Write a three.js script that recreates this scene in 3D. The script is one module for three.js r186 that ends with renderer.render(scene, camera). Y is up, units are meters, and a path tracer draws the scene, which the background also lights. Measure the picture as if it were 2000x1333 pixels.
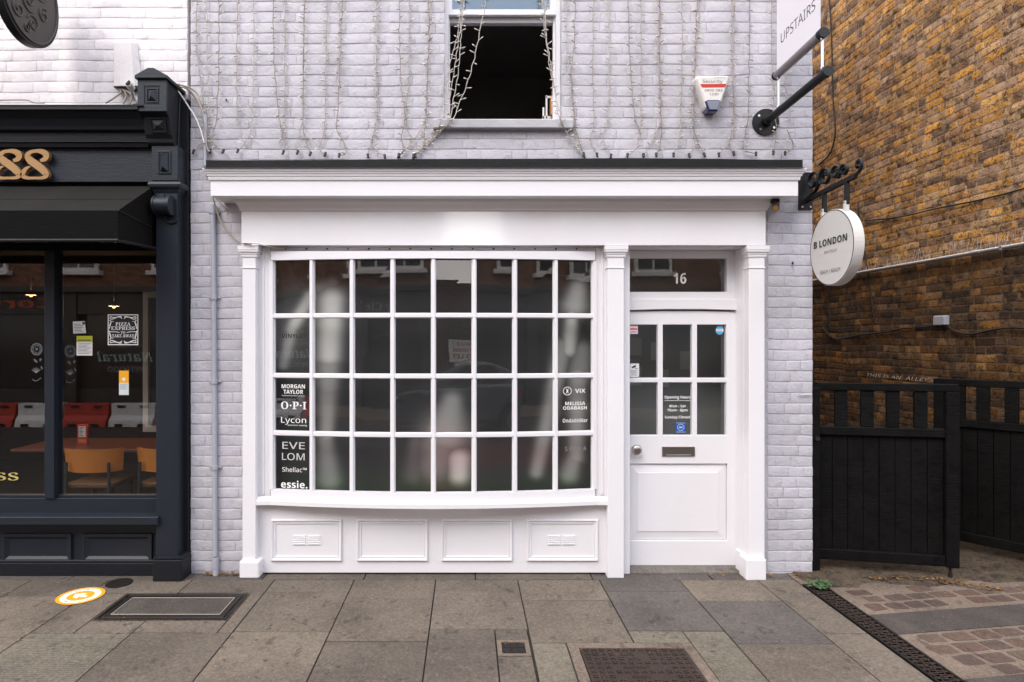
import * as THREE from 'three';
import { mergeGeometries } from 'three/addons/utils/BufferGeometryUtils.js';
import { RoundedBoxGeometry } from 'three/addons/geometries/RoundedBoxGeometry.js';
import { FontLoader } from 'three/addons/loaders/FontLoader.js';
import { TextGeometry } from 'three/addons/geometries/TextGeometry.js';

// ---------------------------------------------------------------- camera, sky, sun, exposure
const scene = new THREE.Scene();
const FOCAL = 1222, CX = 912, CY = 667, EYE = 1.75, CAMZ = 4.7;          // the lens, in pixels of the 2000 px wide photograph
const camera = new THREE.PerspectiveCamera(2 * Math.atan(666.5 / FOCAL) * 180 / Math.PI, 2000 / 1333, 0.05, 600);
camera.position.set(0, EYE, CAMZ);
camera.lookAt(0, EYE, 0);
camera.setViewOffset(2000, 1333, 1000 - CX, 0, 2000, 1333);
scene.add(camera);

const renderer = new THREE.WebGLRenderer({ antialias: true });
renderer.toneMapping = THREE.LinearToneMapping;
renderer.toneMappingExposure = 2.5;
renderer.shadowMap.enabled = true;

// seeded random numbers and tiling noise
let seed = 7;
function rnd() { seed |= 0; seed = seed + 0x6D2B79F5 | 0; let t = Math.imul(seed ^ seed >>> 15, 1 | seed); t = t + Math.imul(t ^ t >>> 7, 61 | t) ^ t; return ((t ^ t >>> 14) >>> 0) / 4294967296; }
const rr = (a, b) => a + (b - a) * rnd();
const lattice = new Float32Array(65536); for (let i = 0; i < 65536; i++) lattice[i] = rnd();
const sm = t => t * t * (3 - 2 * t);
function vnoise(x, y, p, k = 0, py = p) {                       // value noise that repeats after p cells
  const xi = Math.floor(x), yi = Math.floor(y), fx = sm(x - xi), fy = sm(y - yi);
  const a = ((xi % p) + p) % p, b = ((yi % py) + py) % py, a1 = (a + 1) % p, b1 = (b + 1) % py;
  const h = (i, j) => lattice[(i * 197 + j * 6151 + k * 1031 + p * 17) & 65535];
  return (h(a, b) * (1 - fx) + h(a1, b) * fx) * (1 - fy) + (h(a, b1) * (1 - fx) + h(a1, b1) * fx) * fy;
}
function fbm(u, v, base, oct, k = 0, gain = 0.5) { let s = 0, a = 1, t = 0, p = base; for (let i = 0; i < oct; i++) { s += a * vnoise(u * p, v * p, p, k + i); t += a; a *= gain; p *= 2; } return s / t; }
const clamp = (x, a = 0, b = 1) => Math.max(a, Math.min(b, x));
const lerp = (a, b, t) => a + (b - a) * t;
const step = (a, b, x) => sm(clamp((x - a) / (b - a)));

// the sky: broken bright cloud over blue
{
  const w = 1024, h = 512, data = new Float32Array(w * h * 4);
  for (let j = 0; j < h; j++) for (let i = 0; i < w; i++) {
    const v = j / h, el = (v - 0.5) * Math.PI, u = i / w, o = (j * w + i) * 4;
    const up = clamp(Math.sin(el));
    const n = fbm(u + 0.913, v * 0.5, 10, 6, 40, 0.55), m = fbm(u, v * 0.5, 24, 5, 11, 0.6);
    const c = step(0.35, 0.47, n), lit = 0.45 + 1.1 * m;
    const sky = [lerp(0.70, 0.36, up), lerp(0.80, 0.56, up), lerp(0.92, 0.92, up)];
    const cloud = [1.62 * lit, 1.52 * lit, 1.46 * lit];
    for (let k = 0; k < 3; k++) data[o + k] = el < 0 ? 0.25 : lerp(sky[k], cloud[k], c) * 1.0;
    data[o + 3] = 1;
  }
  const t = new THREE.DataTexture(data, w, h, THREE.RGBAFormat, THREE.FloatType);
  t.mapping = THREE.EquirectangularReflectionMapping; t.magFilter = t.minFilter = THREE.LinearFilter; t.needsUpdate = true;
  scene.background = t; scene.environment = t;
}
const sun = new THREE.DirectionalLight(new THREE.Color(1, 0.94, 0.86), 0.8);
sun.position.set(-5, 13, 9); sun.target.position.set(0, 1.5, 0);
sun.castShadow = true; sun.shadow.radius = 60; sun.shadow.mapSize.set(2048, 2048);
Object.assign(sun.shadow.camera, { left: -9, right: 9, top: 9, bottom: -9, near: 0.5, far: 40 });
scene.add(sun, sun.target);

// ---------------------------------------------------------------- from photograph measurements to metres
const S = z => FOCAL / (CAMZ - z);                       // pixels per metre in the plane z
const X = (px, z = 0) => (px - CX) / S(z), Y = (py, z = 0) => EYE - (py - CY) / S(z);
function G(px, py) { const d = FOCAL * EYE / (py - CY); return [(px - CX) * d / FOCAL, CAMZ - d]; }   // a point on the pavement: [x, z]

// ---------------------------------------------------------------- names, things, parts
const taken = new Map(), bases = new WeakMap();
function numbered(name) { const n = taken.get(name) || 0; taken.set(name, n + 1); return n ? `${name}_${String(n).padStart(3, '0')}` : name; }
function tag(o, label, category, group) { o.userData.label = label; o.userData.category = category; if (group) o.userData.group = group; return o; }
function thing(name, label, category, base = [0, 0, 0], group, local = false) {
  const o = new THREE.Group(); o.name = numbered(name); o.position.set(...base); scene.add(o);
  bases.set(o, local ? [0, 0, 0] : base); return tag(o, label, category, group);
}
function structure(name, base = [0, 0, 0]) { const o = new THREE.Group(); o.name = numbered(name); o.position.set(...base); o.userData.kind = 'structure'; scene.add(o); bases.set(o, base); return o; }
function part(parent, name, geo, mat, label) {           // geometry is given in world metres (or in the thing's own axes if it is local)
  const b = bases.get(parent); geo.translate(-b[0], -b[1], -b[2]);
  const m = new THREE.Mesh(geo, mat); m.name = name; m.castShadow = m.receiveShadow = true; parent.add(m); bases.set(m, b);
  if (label) m.userData.label = label; return m;
}
function single(name, geo, mat, label, category, group) {
  geo.computeBoundingBox(); const c = geo.boundingBox.getCenter(new THREE.Vector3()), b = [c.x, geo.boundingBox.min.y, c.z];
  geo.translate(-b[0], -b[1], -b[2]);
  const m = new THREE.Mesh(geo, mat); m.name = numbered(name); m.position.set(...b); m.castShadow = m.receiveShadow = true; scene.add(m);
  return tag(m, label, category, group);
}
function ground(name, geo, mat, kind = 'structure') { const m = new THREE.Mesh(geo, mat); m.name = numbered(name); m.castShadow = m.receiveShadow = true; m.userData.kind = kind; scene.add(m); bases.set(m, [0, 0, 0]); return m; }
const stuff = m => { m.userData.kind = 'stuff'; return m; };

// ---------------------------------------------------------------- geometry helpers
function boxUV(g) {                                      // uv in metres, from the axis each face looks along
  if (g.index) g = g.toNonIndexed();
  const p = g.attributes.position, uv = new Float32Array(p.count * 2), a = new THREE.Vector3(), b = new THREE.Vector3(), c = new THREE.Vector3();
  for (let i = 0; i < p.count; i += 3) {
    a.fromBufferAttribute(p, i); b.fromBufferAttribute(p, i + 1).sub(a); c.fromBufferAttribute(p, i + 2).sub(a); b.cross(c);
    const ax = Math.abs(b.x), ay = Math.abs(b.y), az = Math.abs(b.z);
    for (let k = 0; k < 3; k++) {
      a.fromBufferAttribute(p, i + k);
      const q = az >= ax && az >= ay ? [a.x, a.y] : ax >= ay ? [a.z, a.y] : [a.x, a.z];
      uv[(i + k) * 2] = q[0]; uv[(i + k) * 2 + 1] = q[1];
    }
  }
  g.setAttribute('uv', new THREE.BufferAttribute(uv, 2)); return g;
}
function box(x0, x1, y0, y1, z0, z1, r = 0.003) {
  const w = Math.abs(x1 - x0), h = Math.abs(y1 - y0), d = Math.abs(z1 - z0);
  const g = r > 0 ? new RoundedBoxGeometry(w, h, d, 1, Math.min(r, w / 3, h / 3, d / 3)) : new THREE.BoxGeometry(w, h, d);
  g.translate((x0 + x1) / 2, (y0 + y1) / 2, (z0 + z1) / 2); return boxUV(g);
}
const pbox = (px0, px1, py0, py1, zf, zb, r) => box(X(px0, zf), X(px1, zf), Y(py1, zf), Y(py0, zf), zb, zf, r);   // front face measured in the photograph
const merge = l => mergeGeometries(l.map(g => { const h = g.index ? g.toNonIndexed() : g; for (const k of Object.keys(h.attributes)) if (!['position', 'normal', 'uv'].includes(k)) h.deleteAttribute(k); return h; }));
function quads(list) {                                   // list of [a, b, c, d] corners
  const p = []; for (const [a, b, c, d] of list) p.push(...a, ...b, ...c, ...a, ...c, ...d);
  const g = new THREE.BufferGeometry(); g.setAttribute('position', new THREE.Float32BufferAttribute(p, 3)); g.computeVertexNormals(); return boxUV(g);
}
function mould(prof, x0, x1, zf, zw, ret = 1) {                    // a moulding along x with mitred returns to the wall; prof = [y, projection]
  const q = [], P = ([y, o]) => [[x0 - o * ret, y, zw], [x0 - o * ret, y, zf + o], [x1 + o * ret, y, zf + o], [x1 + o * ret, y, zw]];
  for (let i = 0; i + 1 < prof.length; i++) { const a = P(prof[i]), b = P(prof[i + 1]); for (let k = 0; k < 3; k++) q.push([a[k], a[k + 1], b[k + 1], b[k]]); }
  const a = P(prof[0]), b = P(prof[prof.length - 1]); q.push([a[3], a[2], a[1], a[0]], b, [a[0], b[0], b[3], a[3]]);
  return quads(q);
}
function frameMould(x0, x1, y0, y1, z, prof, cap = true) {   // rectangular loops stepping inwards; prof = [inset, height]
  const q = [], P = ([i, h]) => [[x0 + i, y0 + i, z + h], [x1 - i, y0 + i, z + h], [x1 - i, y1 - i, z + h], [x0 + i, y1 - i, z + h]];
  for (let i = 0; i + 1 < prof.length; i++) { const a = P(prof[i]), b = P(prof[i + 1]); for (let k = 0; k < 4; k++) q.push([a[k], a[(k + 1) % 4], b[(k + 1) % 4], b[k]]); }
  if (cap) q.push(P(prof[prof.length - 1]));
  return quads(q);
}
const V = a => new THREE.Vector3(...a);
function tube(pts, r, seg = 0, sides = 8) { const c = new THREE.CatmullRomCurve3(pts.map(V), false, 'centripetal'); return new THREE.TubeGeometry(c, seg || Math.max(2, pts.length * 4), r, sides, false); }
function rod(a, b, r, sides = 12, r2 = r) {
  const A = V(a), B = V(b), g = new THREE.CylinderGeometry(r2, r, A.distanceTo(B), sides);
  g.applyQuaternion(new THREE.Quaternion().setFromUnitVectors(new THREE.Vector3(0, 1, 0), B.clone().sub(A).normalize())); g.translate((A.x + B.x) / 2, (A.y + B.y) / 2, (A.z + B.z) / 2); return g;
}
function disc(x, y, z, r, t, axis = 'z', n = 32) { const g = new THREE.CylinderGeometry(r, r, t, n); if (axis === 'z') g.rotateX(Math.PI / 2); if (axis === 'x') g.rotateZ(Math.PI / 2); g.translate(x, y, z); return g; }
function extrude(shape, depth, bevel = 0, curve = 12) { return new THREE.ExtrudeGeometry(shape, { depth: depth - 2 * bevel, bevelEnabled: bevel > 0, bevelThickness: bevel, bevelSize: bevel, bevelOffset: -bevel, bevelSegments: 2, curveSegments: curve }).translate(0, 0, bevel); }
function poly(pts) { const s = new THREE.Shape(); pts.forEach((p, i) => i ? s.lineTo(p[0], p[1]) : s.moveTo(p[0], p[1])); s.closePath(); return s; }
const rectPath = (x0, x1, y0, y1) => { const h = new THREE.Path(); h.moveTo(x0, y0); h.lineTo(x0, y1); h.lineTo(x1, y1); h.lineTo(x1, y0); h.closePath(); return h; };
function ribbon(line, w, y0, top, inner) {                // a bar of depth w (front) / inner (back) that follows the plan line [[x, z], ...]
  const q = [], P = (i, y, o) => { const a = line[Math.max(0, i - 1)], b = line[Math.min(line.length - 1, i + 1)], dx = b[0] - a[0], dz = b[1] - a[1], l = Math.hypot(dx, dz); return [line[i][0] - dz / l * o, y, line[i][1] + dx / l * o]; };
  const n = line.length - 1, T = i => Array.isArray(top) ? top[i] : top;
  for (let i = 0; i < n; i++) { q.push([P(i, y0, w), P(i + 1, y0, w), P(i + 1, T(i + 1), w), P(i, T(i), w)], [P(i + 1, y0, inner), P(i, y0, inner), P(i, T(i), inner), P(i + 1, T(i + 1), inner)], [P(i, T(i), w), P(i + 1, T(i + 1), w), P(i + 1, T(i + 1), inner), P(i, T(i), inner)], [P(i, y0, inner), P(i + 1, y0, inner), P(i + 1, y0, w), P(i, y0, w)]); }
  for (const i of [0, n]) q.push([P(i, y0, inner), P(i, y0, w), P(i, T(i), w), P(i, T(i), inner)]);
  return quads(q);
}

// ---------------------------------------------------------------- textures and materials
function tex(n, f, size, srgb = false, h = n) {          // f(u, v) gives 0..1 grey or [r, g, b]; size = metres per repeat
  const d = new Uint8Array(n * h * 4);
  for (let j = 0; j < h; j++) for (let i = 0; i < n; i++) { const c = f(i / n, j / h), o = (j * n + i) * 4; for (let k = 0; k < 3; k++) d[o + k] = clamp(Array.isArray(c) ? c[k] : c) * 255; d[o + 3] = 255; }
  const t = new THREE.DataTexture(d, n, h); t.wrapS = t.wrapT = THREE.RepeatWrapping; t.magFilter = t.minFilter = THREE.LinearFilter;
  if (srgb) t.colorSpace = THREE.SRGBColorSpace; if (size) t.repeat.set(1 / size, 1 / size); t.needsUpdate = true; return t;
}
const rgb = (r, g, b) => new THREE.Color().setRGB(r, g, b);
const std = (c, roughness, more = {}) => new THREE.MeshPhysicalMaterial({ color: c, roughness, side: THREE.DoubleSide, ...more });
const paintBump = tex(512, (u, v) => 0.55 * fbm(u, v, 6, 3, 1) + 0.3 * fbm(u, v, 30, 3, 5) + 0.25 * Math.pow(fbm(u, v, 60, 2, 9), 2), 0.9);
const paintTone = tex(512, (u, v) => { const n = fbm(u, v, 5, 5, 21), s = step(0.66, 0.74, fbm(u, v, 40, 3, 33)), k = 0.95 + 0.15 * (n - 0.5); return [k - 0.03 * s, k - 0.035 * s, k - 0.045 * s]; }, 1.7, true);
const brushBump = tex(512, (u, v) => 0.45 * vnoise(u * 12, v * 130, 12, 2, 130) + 0.25 * vnoise(u * 30, v * 260, 30, 5, 260) + 0.6 * fbm(u, v, 4, 3, 8), 0.8);
const brushTone = tex(512, (u, v) => { const n = fbm(u, v, 3, 5, 77), d = step(0.71, 0.77, fbm(u, v, 44, 3, 19)); const k = 0.975 + 0.03 * (n - 0.5) - 0.004 * d; return [k, k, k]; }, 2.1, true);
const grain = tex(512, (u, v) => { const n = fbm(u, v, 10, 5, 41, 0.62), s = step(0.62, 0.72, fbm(u, v, 70, 2, 4)), p = step(0.60, 0.70, fbm(u, v, 14, 4, 61)); const k = 0.86 + 0.6 * (n - 0.4) - 0.30 * s - 0.24 * p; return [k, k * 0.98, k * 0.95]; }, 0.75, true);
const grainBump = tex(512, (u, v) => 0.6 * fbm(u, v, 24, 4, 14, 0.6) - 0.5 * step(0.62, 0.7, fbm(u, v, 70, 2, 4)), 0.75);
const stoneTone = tex(1024, (u, v) => {
  const n = fbm(u, v, 5, 6, 51, 0.6), f = fbm(u, v, 160, 2, 23), spot = step(0.775, 0.81, fbm(u, v, 30, 2, 90)), fleck = step(0.80, 0.86, vnoise(u * 256, v * 256, 256, 12));
  const k = 0.80 + 0.34 * (n - 0.5) + 0.26 * (f - 0.5) - 0.13 * spot + 0.12 * fleck; return [k * 1.02, k, k * 0.965];
}, 1.9, true);
const stoneBump = tex(512, (u, v) => 0.5 * fbm(u, v, 80, 3, 15) + 0.5 * fbm(u, v, 9, 4, 25), 0.9);
const tarTone = tex(512, (u, v) => { const f = vnoise(u * 200, v * 200, 200, 3), n = fbm(u, v, 6, 4, 9), k = 0.76 + 0.38 * (f - 0.5) + 0.25 * (n - 0.5); return [k, k * 0.98, k * 0.96]; }, 0.7, true);
const tarBump = tex(512, (u, v) => vnoise(u * 170, v * 170, 170, 3) * 0.7 + 0.3 * fbm(u, v, 40, 2, 8), 0.7);

const M = {
  greyWall: std(rgb(0.545, 0.522, 0.562), 0.6, { map: paintTone, bumpMap: paintBump, bumpScale: 0.007, vertexColors: true }),
  pinkWall: std(rgb(0.84, 0.79, 0.80), 0.6, { map: paintTone, bumpMap: paintBump, bumpScale: 0.003, vertexColors: true }),
  greyPlain: std(rgb(0.545, 0.522, 0.562), 0.62, { map: paintTone, bumpMap: paintBump, bumpScale: 0.007 }),
  pinkPlain: std(rgb(0.82, 0.775, 0.785), 0.65, { map: paintTone, bumpMap: paintBump, bumpScale: 0.003 }),
  white: std(rgb(0.83, 0.805, 0.82), 0.42, { map: brushTone, bumpMap: brushBump, bumpScale: 0.0006, clearcoat: 0.35, clearcoatRoughness: 0.25 }),
  gloss: std(rgb(0.86, 0.835, 0.85), 0.14, { map: brushTone, bumpMap: brushBump, bumpScale: 0.0003, ior: 1.6, clearcoat: 1, clearcoatRoughness: 0.06 }),
  sill: std(rgb(0.47, 0.455, 0.48), 0.6, { map: paintTone, bumpMap: paintBump, bumpScale: 0.004 }),
  navy: std(rgb(0.0145, 0.019, 0.027), 0.42, { specularIntensity: 0.7, map: brushTone, bumpMap: brushBump, bumpScale: 0.0008 }),
  navyDark: std(rgb(0.009, 0.010, 0.0135), 0.5, { specularIntensity: 0.6, map: brushTone, bumpMap: brushBump, bumpScale: 0.001 }),
  valance: std(rgb(0.0045, 0.0042, 0.004), 0.9, { specularIntensity: 0.25, bumpMap: brushBump, bumpScale: 0.002 }),
  canvas: std(rgb(0.017, 0.0148, 0.013), 0.9, { specularIntensity: 0.5, map: tarTone, bumpMap: tarBump, bumpScale: 0.001 }),
  black: std(rgb(0.008, 0.008, 0.009), 0.45, { specularIntensity: 0.6, bumpMap: brushBump, bumpScale: 0.0006 }),
  gate: std(rgb(0.0045, 0.004, 0.004), 0.65, { map: grain, bumpMap: brushBump, bumpScale: 0.002, specularIntensity: 0.3 }),
  lead: std(rgb(0.014, 0.014, 0.016), 0.6, { specularIntensity: 0.5, map: tarTone, bumpMap: paintBump, bumpScale: 0.004 }),
  brick: std(rgb(1, 1, 1), 0.9, { map: grain, bumpMap: grainBump, bumpScale: 0.006, vertexColors: true }),
  mortar: std(rgb(0.50, 0.37, 0.285), 0.95, { map: grain, bumpMap: grainBump, bumpScale: 0.006 }),
  joint: std(rgb(0.045, 0.038, 0.03), 0.95, { map: tarTone, bumpMap: tarBump, bumpScale: 0.004 }),
  concrete: std(rgb(0.215, 0.165, 0.135), 0.9, { map: stoneTone, bumpMap: stoneBump, bumpScale: 0.004 }),
  earth: std(rgb(0.085, 0.06, 0.038), 0.95, { map: grain, bumpMap: grainBump, bumpScale: 0.012 }),
  tarmac: std(rgb(0.10, 0.083, 0.073), 0.92, { map: tarTone, bumpMap: tarBump, bumpScale: 0.004 }),
  iron: std(rgb(0.024, 0.019, 0.017), 0.55, { metalness: 0.3, map: tarTone, bumpMap: tarBump, bumpScale: 0.002 }),
  rust: std(rgb(0.075, 0.05, 0.04), 0.6, { metalness: 0.35, map: tarTone, bumpMap: tarBump, bumpScale: 0.001 }),
  steel: std(rgb(0.55, 0.55, 0.56), 0.3, { metalness: 1 }),
  nickel: std(rgb(0.46, 0.42, 0.38), 0.3, { metalness: 1 }),
  galv: std(rgb(0.55, 0.56, 0.58), 0.42, { metalness: 0.8 }),
  pipe: std(rgb(0.40, 0.41, 0.46), 0.5, { map: brushTone }),
  wireBrown: std(rgb(0.36, 0.31, 0.265), 0.6), wireBlack: std(rgb(0.015, 0.014, 0.014), 0.6), wireWhite: std(rgb(0.7, 0.68, 0.66), 0.5),
  bulb: std(rgb(0.72, 0.66, 0.56), 0.25), glass: std(rgb(1, 1, 1), 0, { transmission: 1, thickness: 0, ior: 1.75 }),
  oldGlass: std(rgb(0.96, 0.96, 0.96), 0, { transmission: 1, thickness: 0, ior: 1.8 }),
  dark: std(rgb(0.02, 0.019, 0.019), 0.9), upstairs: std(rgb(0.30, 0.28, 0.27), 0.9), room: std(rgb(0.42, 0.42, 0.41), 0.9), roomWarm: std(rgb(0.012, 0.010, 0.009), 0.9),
  gold: std(rgb(0.42, 0.235, 0.095), 0.45, { metalness: 0.35, map: paintTone }),
  plasticWhite: std(rgb(0.74, 0.72, 0.70), 0.35), leather: std(rgb(0.50, 0.17, 0.02), 0.5, { bumpMap: paintBump, bumpScale: 0.002 }), wood: std(rgb(0.16, 0.05, 0.03), 0.3, { map: brushTone }),
};
function canvasTex(w, h, draw) { const c = document.createElement('canvas'); c.width = w; c.height = h; const g = c.getContext('2d'); draw(g, w, h); const t = new THREE.CanvasTexture(c); t.colorSpace = THREE.SRGBColorSpace; return t; }
const printMat = (t, roughness = 0.5) => new THREE.MeshStandardMaterial({ map: t, transparent: true, roughness, side: THREE.DoubleSide });
// a thin print: quad from lower left a, lower right b, upper right c, upper left d
function printQuad(a, b, c, d) { const g = new THREE.BufferGeometry(); g.setAttribute('position', new THREE.Float32BufferAttribute([...a, ...b, ...c, ...d], 3)); g.setAttribute('uv', new THREE.Float32BufferAttribute([0, 0, 1, 0, 1, 1, 0, 1], 2)); g.setIndex([0, 1, 2, 0, 2, 3]); g.computeVertexNormals(); return g; }
const printAt = (px0, px1, py0, py1, z) => printQuad([X(px0, z), Y(py1, z), z], [X(px1, z), Y(py1, z), z], [X(px1, z), Y(py0, z), z], [X(px0, z), Y(py0, z), z]);
function textLine(g, s, x, y, font, color, width, align = 'center') { g.font = font; g.fillStyle = color; g.textAlign = align; g.textBaseline = 'alphabetic'; if (width) { const m = g.measureText(s).width || 1; g.save(); g.translate(x, y); g.scale(width / m, 1); g.fillText(s, 0, 0); g.restore(); } else g.fillText(s, x, y); }

// ---------------------------------------------------------------- laid bricks
// map(u, v, o) places a point of the wall face with o metres of relief; keep(u0, u1, v0, v1) says where bricks go
function layBricks(parent, { u0, u1, v0, v1, course, map, flip, keep, proud, gap, mat, color, rough = 0.0015, side = 0.5, edgeDepth = -0.001, wave = 0 }) {
  const all = [], stretcher = 0.228, header = 0.113;
  let row = 0;
  for (let v = v0; v < v1 - 0.02; v += course, row++) {
    let u = u0 - (row % 2 ? 0.17 : 0.0) - rr(0, 0.03), k = row;
    while (u < u1) {
      const L = (k++ % 2 ? stretcher : header) * rr(0.95, 1.05), a = Math.max(u, u0), b = Math.min(u + L, u1);
      if (b - a > 0.03) for (const [ka, kb, ya, yb] of keep(a, b, v, v + course)) if (kb - ka > 0.025 && yb - ya > 0.02) all.push([ka + gap * side, kb - gap * side, ya + gap / 2, yb - gap / 2, row]);
      u += L;
    }
  }
  const cam = camera.position, tmp = new THREE.Vector3();
  const built = all.map(([a, b, c, d]) => {
    const e = 0.006, eu = flip ? e : 0.012, us = [a, a + eu, (a + b) / 2, b - eu, b], vs = [c, c + e, d - e * 0.7, d], h = proud * rr(0.6, 1.25), tilt = rr(-1, 1) * rough, roll = rr(-1, 1) * rough;
    const p = [], uv = [], col = color(a, c), idx = [], cs = [];
    const jj = [rr(-1, 1), rr(-1, 1), rr(-1, 1), rr(-1, 1)].map(x => x * 0.003);
    vs.forEach((v, j) => us.forEach((u, i) => {
      const edgeU = i === 0 || i === 4, edge = edgeU || j === 0 || j === 3, fu = i / 4, fv = j / 3;
      const du = lerp(lerp(jj[0], jj[1], fv), lerp(jj[2], jj[3], fv), fu), o = edge ? (edgeU && j > 0 && j < 3 ? edgeDepth : -0.001) : h + tilt * (fu - 0.5) * 2 + roll * (fv - 0.5) * 2 + rr(-1, 1) * rough;
      p.push(...map(u + du, v + du * 0.7 + rr(-1, 1) * 0.001 + wave * (fbm(u / 6 + 9, v / 6 + 3, 16, 3, 8) - 0.5), o)); uv.push(u, v); cs.push(...col);
    }));
    for (let j = 0; j < 3; j++) for (let i = 0; i < 4; i++) { const q = j * 5 + i; flip ? idx.push(q, q + 6, q + 1, q, q + 5, q + 6) : idx.push(q, q + 1, q + 6, q, q + 6, q + 5); }
    const g = new THREE.BufferGeometry();
    g.setAttribute('position', new THREE.Float32BufferAttribute(p, 3)); g.setAttribute('uv', new THREE.Float32BufferAttribute(uv, 2)); g.setAttribute('color', new THREE.Float32BufferAttribute(cs, 3)); g.setIndex(idx); g.computeVertexNormals();
    tmp.set(...map((a + b) / 2, (c + d) / 2, 0)); const dist = cam.z - tmp.z, x = CX + tmp.x / dist * FOCAL, y = CY - (tmp.y - EYE) / dist * FOCAL;
    const inView = dist > 0 && x > -5 && x < 2005 && y > -5 && y < 1338;
    return { g, size: inView ? (b - a) * (d - c) / (dist * dist) * (flip ? Math.abs(tmp.x) / dist : 1) : 0 };
  }).sort((s, t) => t.size - s.size);
  built.slice(0, 300).forEach(b => part(parent, 'brick', b.g, mat));
  if (built.length > 300) stuff(part(parent, 'brickwork', mergeGeometries(built.slice(300).map(b => b.g)), mat));
}

// ================================================================ THE SETTING: ground, pavement, alley
function cutRects(list, h) {                              // rectangles [x0, x1, y0, y1] less the rectangle h
  const out = [];
  for (const [a, b, c, d] of list) {
    if (h[0] >= b || h[1] <= a || h[2] >= d || h[3] <= c) { out.push([a, b, c, d]); continue; }
    if (h[0] > a) out.push([a, h[0], c, d]); if (h[1] < b) out.push([h[1], b, c, d]);
    const x0 = Math.max(a, h[0]), x1 = Math.min(b, h[1]);
    if (h[2] > c) out.push([x0, x1, c, h[2]]); if (h[3] < d) out.push([x0, x1, h[3], d]);
  }
  return out;
}
const sheet = (x0, x1, z0, z1, y) => quads([[[x0, y, z1], [x1, y, z1], [x1, y, z0], [x0, y, z0]]]);
ground('ground', sheet(-200, 200, -200, 200, -0.16), M.tarmac);
ground('road', sheet(-60, 60, 2.42, 9.3, -0.12), std(rgb(0.07, 0.066, 0.064), 0.9, { map: tarTone, bumpMap: tarBump, bumpScale: 0.006 }));
ground('opposite_pavement', box(-60, 60, -0.14, 0, 9.3, 11.6, 0.01), M.concrete);
ground('pavement_bed', box(-14, 2.415, -0.15, -0.014, -0.45, 2.26, 0), M.joint);

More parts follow.
